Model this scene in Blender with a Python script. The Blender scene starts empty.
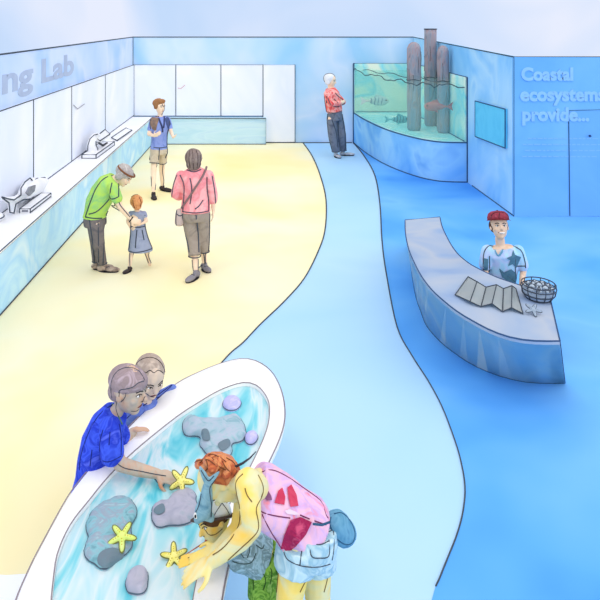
import bpy, bmesh, math, random
from mathutils import Vector, Matrix, noise as mnoise
from mathutils.bvhtree import BVHTree
random.seed(7)
V = Vector
C = bpy.context.scene.collection
# ------------------------------------------------------------------ camera model
F = 700.0; H = 3.25; CX = 263.0; CY = 20.0
def G(px, py, z=0.0):
    """place on the horizontal plane z that is seen at (px, py)"""
    Y = F*(H-z)/(py-CY)
    return V(((px-CX)*Y/F, Y, z))
def Q(px, py, Y):
    """place in the upright plane at depth Y"""
    return V(((px-CX)*Y/F, Y, H-(py-CY)*Y/F))
def onX(px, py, X):
    Y = F*X/(px-CX)
    return V((X, Y, H-(py-CY)*Y/F))
# ------------------------------------------------------------------ materials
def lin(c):
    return tuple(((x/255)/12.92 if x/255 <= .04045 else ((x/255+.055)/1.055)**2.4) for x in c[:3])+(1,)
MATS = {}
def wash(name, cols, scale=3.0, rough=.85, detail=3.0, stretch=(1,1,1), dist=1.2, spec=.15, lo=.3, hi=.7, rot=0):
    """watercolour-like pigment: mottled mix of a few close colours"""
    if name in MATS: return MATS[name]
    m = bpy.data.materials.new(name); m.use_nodes = True
    nt = m.node_tree; N = nt.nodes; L = nt.links
    b = N['Principled BSDF']; b.inputs['Roughness'].default_value = rough
    b.inputs['Specular IOR Level'].default_value = spec
    if len(cols) == 1:
        b.inputs['Base Color'].default_value = lin(cols[0])
    else:
        tc = N.new('ShaderNodeTexCoord'); mp = N.new('ShaderNodeMapping')
        mp.inputs['Scale'].default_value = stretch; mp.inputs['Rotation'].default_value = (0, 0, rot)
        ns = N.new('ShaderNodeTexNoise'); ns.inputs['Scale'].default_value = scale
        ns.inputs['Detail'].default_value = detail; ns.inputs['Distortion'].default_value = dist
        cr = N.new('ShaderNodeValToRGB'); el = cr.color_ramp.elements
        n = len(cols)
        el[0].position = lo; el[0].color = lin(cols[0]); el[1].position = hi; el[1].color = lin(cols[-1])
        for i in range(1, n-1):
            e = el.new(lo+(hi-lo)*i/(n-1)); e.color = lin(cols[i])
        L.new(tc.outputs['Object'], mp.inputs[0]); L.new(mp.outputs[0], ns.inputs['Vector'])
        L.new(ns.outputs['Fac'], cr.inputs[0]); L.new(cr.outputs[0], b.inputs['Base Color'])
    MATS[name] = m
    return m
def sheer(name, tint, body, amount, rough=.2, cols=None, scale=2):
    """clear pane or water: tinted see-through mixed with a little body colour"""
    m = bpy.data.materials.new(name); m.use_nodes = True
    nt = m.node_tree; N = nt.nodes; L = nt.links
    b = N['Principled BSDF']; out = N['Material Output']
    b.inputs['Base Color'].default_value = lin(body); b.inputs['Roughness'].default_value = rough
    b.inputs['Specular IOR Level'].default_value = .3
    if cols:
        tc = N.new('ShaderNodeTexCoord'); ns = N.new('ShaderNodeTexNoise'); cr = N.new('ShaderNodeValToRGB')
        ns.inputs['Scale'].default_value = scale; ns.inputs['Distortion'].default_value = 1.5
        el = cr.color_ramp.elements; el[0].position = .35; el[1].position = .65
        el[0].color = lin(cols[0]); el[1].color = lin(cols[1])
        L.new(tc.outputs['Object'], ns.inputs['Vector']); L.new(ns.outputs['Fac'], cr.inputs[0]); L.new(cr.outputs[0], b.inputs['Base Color'])
    t = N.new('ShaderNodeBsdfTransparent'); t.inputs[0].default_value = lin(tint)
    mx = N.new('ShaderNodeMixShader'); mx.inputs[0].default_value = amount
    L.new(t.outputs[0], mx.inputs[1]); L.new(b.outputs[0], mx.inputs[2]); L.new(mx.outputs[0], out.inputs[0])
    return m
INK = wash('ink_line', [(72,80,92)], rough=.9, spec=.05)
INKB = wash('ink_line_blue', [(60,88,125)], rough=.9, spec=.05)
BLACK = wash('dark_ink', [(42,40,46)], rough=.8)
# ------------------------------------------------------------------ mesh helpers
def nrm(a): return a.normalized()
def loft(bm, secs, n=18, cap=True):
    rings = []
    for c, u, v in secs:
        rings.append([bm.verts.new(c+u*math.cos(2*math.pi*i/n)+v*math.sin(2*math.pi*i/n)) for i in range(n)])
    for a, b in zip(rings, rings[1:]):
        for i in range(n):
            bm.faces.new((a[i], a[(i+1)%n], b[(i+1)%n], b[i]))
    if cap:
        bm.faces.new(rings[0][::-1]); bm.faces.new(rings[-1])
def perp(d, hint=None):
    d = nrm(d); h = hint or (V((0,0,1)) if abs(d.z) < .9 else V((0,1,0)))
    u = nrm(d.cross(h)); return u, nrm(d.cross(u))
def capsule(bm, a, b, ra, rb=None, n=14, flat=False):
    rb = ra if rb is None else rb
    d = b-a
    if d.length < 1e-6: d = V((0,0,1e-4))
    u, v = perp(d); dn = nrm(d)
    if flat:
        loft(bm, [(a, u*ra, v*ra), (b, u*rb, v*rb)], n); return
    secs = []
    for k in (80, 55, 28, 0):
        t = math.radians(k); secs.append((a-dn*ra*math.sin(t), u*ra*math.cos(t), v*ra*math.cos(t)))
    for k in (0, 28, 55, 80):
        t = math.radians(k); secs.append((b+dn*rb*math.sin(t), u*rb*math.cos(t), v*rb*math.cos(t)))
    loft(bm, secs, n)
def ell(bm, c, u, v, w, n=18, m=12):
    secs = []
    for j in range(m+1):
        t = -math.pi/2+math.pi*j/m; t = max(-1.52, min(1.52, t))
        secs.append((c+w*math.sin(t), u*math.cos(t), v*math.cos(t)))
    loft(bm, secs, n)
def chain(bm, pts, rs, n=14):
    for i in range(len(pts)-1): capsule(bm, pts[i], pts[i+1], rs[i], rs[i+1], n)
def box(bm, lo, hi, M=None):
    vs = [V((x,y,z)) for z in (lo[2],hi[2]) for y in (lo[1],hi[1]) for x in (lo[0],hi[0])]
    if M: vs = [M @ v for v in vs]
    q = [bm.verts.new(v) for v in vs]
    for f in ((0,2,3,1),(4,5,7,6),(0,1,5,4),(2,6,7,3),(0,4,6,2),(1,3,7,5)): bm.faces.new([q[i] for i in f])
def prism(bm, bot, top):
    a = [bm.verts.new(p) for p in bot]; b = [bm.verts.new(p) for p in top]; n = len(a)
    for i in range(n): bm.faces.new((a[i], a[(i+1)%n], b[(i+1)%n], b[i]))
    bm.faces.new(a[::-1]); bm.faces.new(b)
def spline(pts, k=6, closed=False):
    out = []; n = len(pts); P = [V(p) if len(p) == 3 else V((p[0], p[1], 0)) for p in pts]
    rng = range(n if closed else n-1)
    for i in rng:
        if closed: p0,p1,p2,p3 = P[(i-1)%n],P[i],P[(i+1)%n],P[(i+2)%n]
        else: p0,p1,p2,p3 = P[max(i-1,0)],P[i],P[i+1],P[min(i+2,n-1)]
        for j in range(k):
            t = j/k
            out.append(.5*((2*p1)+(p2-p0)*t+(2*p0-5*p1+4*p2-p3)*t*t+(3*p1-p0-3*p2+p3)*t**3))
    if not closed: out.append(P[-1])
    return out
def tube(bm, pts, r, n=6, closed=False):
    pts = [p for i, p in enumerate(pts) if i == 0 or (p-pts[i-1]).length > 1e-5]
    if len(pts) < 2: return
    rings = []; m = len(pts); u = None
    for i, p in enumerate(pts):
        a = pts[(i-1)%m] if closed or i else p; b = pts[(i+1)%m] if closed or i < m-1 else p
        d = nrm(b-a) if (b-a).length > 1e-7 else V((0,0,1))
        if u is None: u = perp(d)[0]
        u = u-d*u.dot(d); u = nrm(u) if u.length > 1e-5 else perp(d)[0]
        v = d.cross(u); rr = r[i] if isinstance(r, list) else r
        rings.append([bm.verts.new(p+u*rr*math.cos(2*math.pi*k/n)+v*rr*math.sin(2*math.pi*k/n)) for k in range(n)])
    for i in range(m if closed else m-1):
        a, b = rings[i], rings[(i+1)%m]
        for k in range(n): bm.faces.new((a[k], a[(k+1)%n], b[(k+1)%n], b[k]))
    if not closed: bm.faces.new(rings[0][::-1]); bm.faces.new(rings[-1])
def link(name, me, mat, parent=None, smooth=True):
    o = bpy.data.objects.new(name, me); C.objects.link(o)
    if mat and not me.materials: me.materials.append(mat)
    if parent is not None:
        me.transform(Matrix.Translation(-world(parent))); o.parent = parent
    if smooth: me.polygons.foreach_set('use_smooth', [True]*len(me.polygons))
    me.update()
    return o
def world(o):
    p = V((0,0,0))
    while o is not None: p += o.location; o = o.parent
    return p
def build(name, bm, mat, parent=None, smooth=False):
    bmesh.ops.recalc_face_normals(bm, faces=bm.faces)
    me = bpy.data.meshes.new(name); bm.to_mesh(me); bm.free()
    return link(name, me, mat, parent, smooth)
def fuse(name, bm, mat, parent=None, vox=.01, it=6, bump=0, bscale=5):
    """merge overlapping solids into one continuous skin"""
    bmesh.ops.recalc_face_normals(bm, faces=bm.faces)
    me = bpy.data.meshes.new('t'); bm.to_mesh(me); bm.free()
    o = bpy.data.objects.new('t', me); C.objects.link(o)
    r = o.modifiers.new('r', 'REMESH'); r.mode = 'VOXEL'; r.voxel_size = vox
    s = o.modifiers.new('s', 'SMOOTH'); s.factor = .5; s.iterations = it
    dg = bpy.context.evaluated_depsgraph_get(); dg.update()
    m2 = bpy.data.meshes.new_from_object(o.evaluated_get(dg)); m2.name = name
    bpy.data.objects.remove(o); bpy.data.meshes.remove(me)
    if bump:
        for v in m2.vertices:
            k = mnoise.noise(v.co*bscale)+.5*mnoise.noise(v.co*bscale*2.3)
            v.co += v.normal*bump*k
    m2.materials.clear()
    return link(name, m2, mat, parent)
def tag(o, label=None, cat=None, group=None, kind=None):
    if label: o['label'] = label
    if cat: o['category'] = cat
    if group: o['group'] = group
    if kind: o['kind'] = kind
    return o
def thing(name, loc, label, cat, group=None):
    o = bpy.data.objects.new(name, None); C.objects.link(o); o.location = loc; o.empty_display_size = .1
    return tag(o, label, cat, group)
def struct(name, bm, mat, smooth=False):
    return tag(build(name, bm, mat, None, smooth), kind='structure')
def line(name, pts, r, mat=INK, parent=None, closed=False, kind=None):
    bm = bmesh.new(); tube(bm, pts, r, 6, closed)
    o = build(name, bm, mat, parent, True)
    if kind: o['kind'] = kind
    return o
# projecting prints, folds and seams onto a garment or a face
EYE = V((0,0,H))
def bvh(o):
    w = world(o); me = o.data
    return BVHTree.FromPolygons([v.co+w for v in me.vertices], [tuple(p.vertices) for p in me.polygons])
def stick(T, px, py, Y0, off=.002):
    d = nrm(V((px-CX, F, -(py-CY))))
    h = T.ray_cast(EYE, d)
    if h[0] is None: h = T.find_nearest(Q(px, py, Y0))
    return h[0]+h[1]*off
def stroke(name, o, pts, Y0, r, mat=INK, parent=None, k=4, T=None):
    T = T or bvh(o)
    P = [stick(T, p.x, p.y, Y0, r*.4) for p in spline(pts, k)]
    P = [P[0]]+[(P[i-1]+P[i]*2+P[i+1])/4 for i in range(1, len(P)-1)]+[P[-1]]
    return line(name, P, r, mat, parent or o)
def patch(name, o, pts, Y0, mat, parent=None, off=.004, T=None, cuts=3, smooth_k=1):
    T = T or bvh(o)
    pp = spline(pts, smooth_k, True) if smooth_k > 1 else [V((p[0],p[1],0)) for p in pts]
    bm = bmesh.new(); bm.faces.new([bm.verts.new((p.x, p.y, 0)) for p in pp])
    bmesh.ops.triangulate(bm, faces=bm.faces)
    bmesh.ops.subdivide_edges(bm, edges=bm.edges, cuts=cuts, use_grid_fill=True)
    low = {}
    for v in bm.verts:
        x, y = v.co.x, v.co.y
        v.co = stick(T, x, y, Y0, off)
    r = bmesh.ops.extrude_face_region(bm, geom=list(bm.faces))
    for v in r['geom']:
        if isinstance(v, bmesh.types.BMVert): v.co += nrm(EYE-v.co)*.003
    return build(name, bm, mat, parent or o)

# ================================================================== WORLD, CAMERA, LIGHT
sc = bpy.context.scene
w = bpy.data.worlds.new('sky'); sc.world = w; w.use_nodes = True
N = w.node_tree.nodes; L = w.node_tree.links; bg = N['Background']
tc = N.new('ShaderNodeTexCoord'); ns = N.new('ShaderNodeTexNoise'); cr = N.new('ShaderNodeValToRGB')
ns.inputs['Scale'].default_value = 3.2; ns.inputs['Detail'].default_value = 3; ns.inputs['Distortion'].default_value = 1.0
el = cr.color_ramp.elements; el[0].position = .35; el[0].color = lin((196,220,252)); el[1].position = .68; el[1].color = lin((232,238,255))
e = el.new(.5); e.color = lin((208,226,254))
L.new(tc.outputs['Generated'], ns.inputs['Vector']); L.new(ns.outputs['Fac'], cr.inputs[0]); L.new(cr.outputs[0], bg.inputs[0])
# the sky is brighter overhead than near the horizon
sx = N.new('ShaderNodeSeparateXYZ'); mr = N.new('ShaderNodeMapRange'); mr.interpolation_type = 'SMOOTHSTEP'
mr.inputs['From Min'].default_value = .06; mr.inputs['From Max'].default_value = .55; mr.inputs['To Min'].default_value = 1.0; mr.inputs['To Max'].default_value = 1.25
mh = N.new('ShaderNodeMapRange'); mh.inputs['From Min'].default_value = .08; mh.inputs['From Max'].default_value = .5
hm = N.new('ShaderNodeMixRGB'); hm.inputs[2].default_value = lin((246,244,250))
L.new(sx.outputs['Z'], mh.inputs['Value']); L.new(mh.outputs[0], hm.inputs[0]); L.new(cr.outputs[0], hm.inputs[1]); L.new(hm.outputs[0], bg.inputs[0])
L.new(tc.outputs['Generated'], sx.inputs[0]); L.new(sx.outputs['Z'], mr.inputs['Value']); L.new(mr.outputs[0], bg.inputs[1])
def add_sun_or_fill(d, e, ang, col):
    sun_or_fill = bpy.data.lights.new('sun_or_fill', 'SUN'); sun_or_fill.energy = e; sun_or_fill.angle = math.radians(ang); sun_or_fill.color = col
    so = bpy.data.objects.new('sun_or_fill', sun_or_fill); C.objects.link(so)
    so.rotation_euler = V(d).to_track_quat('-Z','Y').to_euler()
add_sun_or_fill((.35,.30,-1), .35, 20, (1.0,.90,.70))
add_sun_or_fill((-.62,.72,-.42), 1.0, 80, (1.0,.97,.92))  # wide fill added to brighten walls and counter fronts, not a real sun
cam = bpy.data.cameras.new('camera'); co = bpy.data.objects.new('camera', cam); C.objects.link(co)
co.location = (0,0,H); co.rotation_euler = (math.pi/2,0,0)
cam.sensor_width = 36; cam.lens = F*36/600; cam.shift_x = (300-CX)/600; cam.shift_y = -(300-CY)/600
cam.clip_end = 200; sc.camera = co
sc.view_settings.view_transform = 'Standard'; sc.view_settings.look = 'None'; sc.view_settings.gamma = 1
sc.view_settings.exposure = 0.0

# ================================================================== FLOOR
BW = 18.5; LX = -3.44
M_fl = wash('floor_light_blue', [(156,202,236),(168,212,248),(180,218,242),(162,208,248)], .3, dist=.3, lo=.25, hi=.75)
M_fd = wash('floor_deep_blue', [(60,140,228),(92,170,243),(120,188,246),(80,158,240)], .45, dist=.35, lo=.25, hi=.8)
M_fy = wash('floor_yellow', [(252,232,164),(251,238,184),(246,241,206),(252,240,190)], .35, dist=.3, lo=.25, hi=.75)
M_fw = wash('floor_bare', [(250,251,252),(244,248,253)], .6)
bm = bmesh.new(); box(bm, (LX-.1,.6,-.1), (9.5,BW+.1,0)); struct('floor', bm, M_fl)
c1 = [(303,143),(312,156),(320,175),(326,200),(325,230),(318,252),(304,279),(284,302),(260,325),(243,343),(228,356),(205,385),(185,430),(165,500),(150,600),(140,700)]
c2 = [(352,141.5),(364,156),(375,176),(380,205),(382,240),(386,272),(397,327),(412,356),(428,381),(441,405),(451,430),(460,458),(465,487),(463,512),(457,535),(448,558),(440,578),(432,600),(415,680),(400,900),(395,1500),(395,2600)]
C1 = [G(p.x,p.y) for p in spline(c1, 5)]; C2 = [G(p.x,p.y) for p in spline(c2, 5)]
def slab(pts, z0, z1, mat, name='floor'):
    bm = bmesh.new(); prism(bm, [V((p.x,p.y,z0)) for p in pts], [V((p.x,p.y,z1)) for p in pts])
    return struct(name, bm, mat)
yw = [p for p in C1]
YF = 4.15
slab([V((LX,BW,0))]+yw+[V((LX,C1[-1].y,0))], .0005, .004, M_fy)
slab(C2+[V((9.4,C2[-1].y,0)),V((9.4,BW,0))], .0005, .004, M_fd)
edge = [V((LX+.02,YF+.1,0)),V((-2.2,YF,0)),V((-1.5,YF-.06,0)),V((-1.05,YF-.02,0)),V((-.6,YF-.2,0)),V((-.45,1.7,0)),V((LX+.02,1.7,0))]
slab(edge, .0045, .007, M_fw)
line('trim_1', [V((p.x,p.y,.006)) for p in C1[:64]], [min(.016,max(.005,.62*p.y/F)) for p in C1[:64]], INK, kind='structure')
line('trim_2', [V((p.x,p.y,.006)) for p in C2[:84]], [min(.016,max(.005,.62*p.y/F)) for p in C2[:84]], INK, kind='structure')

# ================================================================== WALLS
M_wl = wash('wall_pale_blue', [(182,210,248),(200,220,250),(212,226,252),(170,206,250)], .5, dist=.4)
M_wb = wash('wall_back_blue', [(150,206,246),(180,218,250),(208,228,252),(162,210,246)], .45, dist=.5)
M_ws = wash('wall_side_blue', [(120,192,246),(150,208,250),(174,220,250),(134,198,246)], .8, dist=.6)
M_wr = wash('wall_right_blue', [(106,174,234),(118,184,238),(130,192,242)], .8, dist=.5)
bm = bmesh.new(); box(bm, (LX-.1,3.0,0), (LX,BW+.1,2.8)); struct('wall_left', bm, M_wl)
bm = bmesh.new(); box(bm, (LX,BW,0), (4.1,BW+.1,2.8)); struct('wall_back', bm, M_wb)
SA = V((3.97,BW,0)); SB = V((4.15,11.56,0)); sd = SB-SA; sn = V((.1,0,0))
bm = bmesh.new()
SBi = SB+V((0,.08,0)); prism(bm, [SA,SBi,SBi+sn,SA+sn], [SA+V((0,0,2.8)),SBi+V((0,0,2.638)),SBi+sn+V((0,0,2.638)),SA+sn+V((0,0,2.8))]); struct('wall_side', bm, M_ws)
bm = bmesh.new(); box(bm, (SB.x-.002,11.55,0), (9.4,11.65,2.64)); struct('wall_right', bm, M_wr)
def sX(Y): return SA.x+(SB.x-SA.x)*(BW-Y)/(BW-11.55)
n_ = 3
def trim(pts, r, mat=INK):
    global n_
    line('trim_%d' % n_, [V(p) for p in pts], r, mat, kind='structure'); n_ += 1
trim([(LX,3.2,2.8),(LX,BW,2.8)], .012)
trim([(LX,BW,2.8),(SA.x,BW,2.8)], .014)
trim([(LX,BW-.01,.7),(LX,BW-.01,2.8)], .014)
trim([(SA.x,BW,2.8),(SB.x,SB.y,2.64)], .011)
trim([(SB.x,SB.y,0.01),(SB.x,SB.y,2.64)], .010, INKB)
trim([(SB.x,SB.y,2.64),(9.4,11.55,2.64)], .010)
trim([(SB.x,SB.y,.01),(9.4,11.55,.01)], .009, INKB)
trim([(-.15,BW-.01,.01),(2.35,BW-.01,.01)], .012)
trim([(sX(13.7),13.7,.01),(SB.x,SB.y,.01)], .010, INKB)
# white display panels along left and back walls
M_pan = wash('panel_white', [(252,252,254),(240,244,254),(232,239,253),(250,251,254)], .5, dist=1)
M_pen = wash('pencil_grey', [(150,152,165)]); M_penr = wash('pencil_red', [(205,150,160)])
def wall_panel(a, b, n, z0, z1, label, mark=None, mcol=None):
    """board on the wall between floor points a, b, standing off along n"""
    t = thing('wall_panel', (a+b)/2+V((0,0,z0)), label, 'wall panel', 'white panels round the walls')
    g = nrm(b-a)*.012
    bm = bmesh.new(); lo = [a+g, b-g, b-g+n*.035, a+g+n*.035]
    prism(bm, [p+V((0,0,z0)) for p in lo], [p+V((0,0,z1)) for p in lo]); build('board', bm, M_pan, t)
    e = n*.036; r = .009
    bm = bmesh.new(); tube(bm, [p+e+V((0,0,z)) for p, z in ((a,z0),(b,z0),(b,z1),(a,z1))], r, 6, True); build('edge_line', bm, INK, t)
    if mark:
        bm = bmesh.new(); tube(bm, [p+n*.01 for p in mark], .007, 5); build('pencil_mark', bm, mcol, t)
ys = [6.2, 8.0, 10.38, 12.45, 15.1, 18.46]
labs = ['white left-wall panel under the first letters, cut by the picture edge','white left-wall panel behind the large fish model',
        'white left-wall panel with a small pencil mark, below the end of the lettering','white left-wall panel behind the microscope','white left-wall panel in the far left corner']
for i in range(5):
    mk = None
    if i == 3: mk = [onX(73,105,LX+.04),onX(77,109,LX+.04),onX(84,104,LX+.04)]
    if i == 0: continue
    wall_panel(V((LX,ys[i],0)), V((LX,ys[i+1],0)), V((1,0,0)), .735, 2.07, labs[i] if i else labs[0], mk, M_pen)
bx = [133.5,176,221,263,295]
X_ = [(x-CX)*BW/F for x in bx]
bl = ['white back-wall panel nearest the left corner, behind the man in shorts','white back-wall panel with a faint red pencil mark',
      'white back-wall panel above the right end of the low cabinet','narrow tall white back-wall panel reaching the floor']
for i in range(4):
    mk = [Q(178,88,BW-.05),Q(181,88.5,BW-.05),Q(185,85,BW-.05)] if i == 1 else None
    wall_panel(V((X_[i],BW,0)), V((X_[i+1],BW,0)), V((0,-1,0)), .72 if i < 3 else .03, 2.07, bl[i], mk, M_penr)
# ---- counters
M_top = wash('counter_white', [(252,253,254),(244,246,252)], .6)
M_cy = wash('counter_cyan', [(186,230,248),(204,238,252),(176,222,250),(218,242,252)], .9, dist=1.5)
t = thing('counter', (-3.15,10,0), 'long white counter with pale cyan front along the left wall', 'counter')
bm = bmesh.new(); box(bm, (LX+.005,4.5,.0), (-2.89,BW-.28,.70)); build('cabinet_front', bm, M_cy, t)
bm = bmesh.new(); box(bm, (LX+.005,4.5,.70), (-2.87,BW-.28,.73)); build('worktop', bm, M_top, t)
bm = bmesh.new(); tube(bm, [V((-2.865,4.6,.73)),V((-2.865,BW-.28,.73))], .007); tube(bm, [V((-2.885,4.6,.69)),V((-2.885,BW-.28,.69))], .005)
tube(bm, [V((-2.885,4.6,.012)),V((-2.885,BW-.28,.012))], .008); build('edge_line', bm, INK, t)
t = thing('low_cabinet', (-1.7,18.3,0), 'low cabinet with washed-out cyan front along the back wall', 'cabinet')
M_cb = wash('cabinet_cyan', [(188,224,240),(204,232,244),(176,214,240)], 2, stretch=(.4,1,2))
xr = (266-CX)*18.25/F
bm = bmesh.new(); box(bm, (LX+.005,18.26,0), (xr,BW-.005,.66)); build('cabinet_front', bm, M_cb, t)
bm = bmesh.new(); box(bm, (LX+.005,18.24,.66), (xr,BW-.04,.69)); build('worktop', bm, M_cb, t)
bm = bmesh.new(); tube(bm, [V((-2.85,18.235,.69)),V((xr,18.235,.69)),V((xr,18.25,.01)),V((-2.86,18.25,.01))], .012); build('edge_line', bm, INK, t)

# ================================================================== WRITING
def text(body, x0, x1, base, capz, frame, mat, depth, label, ref='L', bold=.03, cat='wall lettering'):
    cu = bpy.data.curves.new('t', 'FONT'); cu.body = body; cu.offset = bold; cu.extrude = .5; cu.resolution_u = 4
    o = bpy.data.objects.new('t', cu); C.objects.link(o)
    dg = bpy.context.evaluated_depsgraph_get(); dg.update()
    me = bpy.data.meshes.new_from_object(o.evaluated_get(dg)); bpy.data.objects.remove(o)
    xs = [v.co.x for v in me.vertices]; a, b = min(xs), max(xs); cap = .69
    O, U, Nn = frame
    for v in me.vertices:
        sx = x0+(v.co.x-a)/(b-a)*(x1-x0); sz = base+(v.co.y/cap)*capz; d = depth*(v.co.z+.5)
        v.co = O+U*sx+V((0,0,sz))+Nn*d
    me.materials.clear(); oo = link('lettering', me, mat, None, False)
    return tag(oo, label, cat)
M_t1 = wash('letter_lilac', [(172,186,214),(182,196,222)], 3)
text('ng Lab', 9.22, 12.72, 2.28, .35, (V((LX,0,0)),V((0,1,0)),V((1,0,0))), M_t1, .006, 'large grey-lilac letters ng Lab on the upper left wall')
M_t2 = wash('letter_pale_blue', [(142,194,242),(152,202,246)], 3)
fr = (V((0,11.55,0)),V((1,0,0)),V((0,-1,0))); s_ = 11.55/F
def rx(px): return (px-CX)*s_
def rz(py): return H-(py-CY)*s_
text('Coastal', rx(521), rx(573), rz(80), 12*s_, fr, M_t2, .014, 'pale blue heading word Coastal on the right wall', bold=.045)
text('ecosystems', rx(520), rx(605), rz(100.5), 12.5*s_, fr, M_t2, .014, 'pale blue word ecosystems, second heading line on the right wall', bold=.045)
text('provide...', rx(522), rx(589), rz(120.5), 12.5*s_, fr, M_t2, .014, 'pale blue word provide with dots, last heading line on the right wall', bold=.045)
for k, (y, xa, xb) in enumerate(((138.5,528,600),(144.5,523,606),(150.5,525,604),(156.5,522,598))):
    x = xa; bm = bmesh.new()
    while x < xb:
        wd = random.uniform(2.5,6.5); box(bm, (rx(x),11.545,rz(y+.6)), (rx(min(x+wd,xb)),11.552,rz(y-.6))); x += wd+1.3
    tag(build('small_text_line', bm, wash('letter_faint', [(134,188,240)])), ('topmost','second','third','lowest')[k]+' of four faint lines of small illegible text on the right wall', 'wall lettering', None)
# ---- door on the right wall
M_dr = wash('door_blue', [(112,176,236),(120,184,240)], 1.2)
bm = bmesh.new(); dx = rx(568.5); dz = rz(110.5)
box(bm, (dx,11.546,.01), (dx+1.05,11.57,dz)); d = struct('door_1', bm, M_dr)
bm = bmesh.new(); tube(bm, [V((dx+.02,11.545,.02)),V((dx,11.545,dz)),V((dx+1.05,11.545,dz+.03)),V((dx+1.05,11.545,.02))], .009); build('door_frame', bm, INKB, d)
bm = bmesh.new(); c = Q(590,136,11.5); ell(bm, c, V((.02,0,0)), V((0,.03,0)), V((0,0,.02))); build('door_knob', bm, wash('knob', [(45,75,125)]), d, True)
# ---- wall screen
t = thing('wall_screen', V((sX(12.6),12.6,1.05)), 'turquoise rectangular screen on the wall right of the aquarium', 'screen')
def SW(Y, z, off): return V((sX(Y)-off, Y, z))
bm = bmesh.new(); q = ((13.4,1.02),(11.86,1.08),(11.86,1.74),(13.4,1.70))
prism(bm, [SW(y,z,0) for y,z in q], [SW(y,z,.04) for y,z in q]); build('display', bm, wash('screen_turquoise', [(92,196,234),(104,206,240),(86,186,228)], 1.5), t)
bm = bmesh.new(); tube(bm, [SW(y,z,.04) for y,z in q], .011, 6, True); build('frame', bm, INKB, t)

# ================================================================== AQUARIUM
arc = [G(p.x,p.y) for p in spline([(352,141.3),(363,151),(380,162),(397,170),(417,177),(432,180.5),(447,182.3),(477,182.8)], 5)]
arc = [V((min(p.x, sX(p.y)-.01), min(p.y,BW-.01), 0)) for p in arc]
arc[-1] = V((sX(arc[-1].y)-.01, arc[-1].y, 0))
cor = V((SA.x-.01,BW-.01,0))
def ring(z, ins=0):
    pts = arc+[cor]
    if ins:
        c = V((3.4,16.6,0)); pts = [p+(c-p).normalized()*ins for p in pts]
    return [V((p.x,p.y,z)) for p in pts]
t = thing('aquarium', V((3.2,16.5,0)), 'large corner aquarium with curved glass front on a solid blue base', 'aquarium')
M_ab = wash('aquarium_base_blue', [(100,174,242),(126,194,248),(156,212,250),(100,170,238)], .9, dist=.8)
bm = bmesh.new(); prism(bm, ring(0), ring(.80)); build('base', bm, M_ab, t)
ZT = 2.10; ZW = 1.93; ZB = .80
bm = bmesh.new(); a = [bm.verts.new(p+V((0,0,ZB))) for p in arc]; b = [bm.verts.new(p+V((0,0,ZT))) for p in arc]
for i in range(len(a)-1): bm.faces.new((a[i],a[i+1],b[i+1],b[i]))
M_gl = sheer('aquarium_glass', (240,252,250), (235,250,252), .03)
bmesh.ops.solidify(bm, geom=bm.faces[:], thickness=.02)
build('glass_front', bm, M_gl, t, True)
M_wt = sheer('aquarium_water', (248,255,254), (190,240,240), .18, .1, [(140,230,238),(235,252,236)], .9)
bm = bmesh.new(); prism(bm, ring(ZB+.03,.05), ring(ZW,.05)); 
build('water', bm, M_wt, t)
M_bd = wash('tank_backdrop', [(252,250,214),(228,248,228),(150,230,240),(244,250,232)], .7, dist=.9, lo=.35, hi=.62)
bm = bmesh.new(); box(bm, (2.42,BW-.045,ZB), (cor.x-.03,BW-.012,ZT)); build('back_panel', bm, M_bd, t)
bm = bmesh.new(); y1 = arc[-1].y
prism(bm, [V((sX(BW)-.02,BW-.05,ZB)),V((sX(y1)-.02,y1+.02,ZB)),V((sX(y1)-.045,y1+.02,ZB)),V((sX(BW)-.045,BW-.05,ZB))],
          [V((sX(BW)-.02,BW-.05,ZT)),V((sX(y1)-.02,y1+.02,ZT)),V((sX(y1)-.045,y1+.02,ZT)),V((sX(BW)-.045,BW-.05,ZT))]); build('side_panel', bm, M_bd, t)
bm = bmesh.new(); prism(bm, ring(ZB+.002,.04), ring(ZB+.02,.04)); build('tank_bed', bm, wash('tank_bed', [(232,250,246),(180,238,244),(246,252,244)], 1.2), t)
bm = bmesh.new(); A0 = arc[0]; A1 = arc[-1]; rr = .013
tube(bm, [p+V((0,0,ZB)) for p in arc], rr); tube(bm, [p+V((0,0,.012)) for p in arc], rr)
tube(bm, [A0+V((0,0,.01)),A0+V((0,0,ZT))], rr); tube(bm, [A1+V((0,0,.01)),A1+V((0,0,ZT))], rr)
tube(bm, [A0+V((0,0,ZT)),cor+V((0,0,ZT)),A1+V((0,0,ZT))], rr)
tube(bm, [V((2.45,BW-.06,ZB+.03)),V((cor.x-.06,BW-.06,ZB+.03)),V((A1.x-.06,A1.y,ZB+.03))], .009)
build('edge_line', bm, INKB, t)
bm = bmesh.new(); wp = []
for i, p in enumerate(ring(ZW, .05)[:-1]): wp.append(p+V((0,0,.035*math.sin(i*.9)+.02*math.sin(i*2.1))))
tube(bm, wp, .011)
bl_ = [V((2.6+1.2*k/14, 18.2-.25*k, ZW+.02+.03*math.sin(k*1.4))) for k in range(15)]
tube(bm, [V((min(p.x,sX(p.y)-.1),p.y,p.z)) for p in bl_], .009)
build('ripple_line', bm, INK, t)
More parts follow.
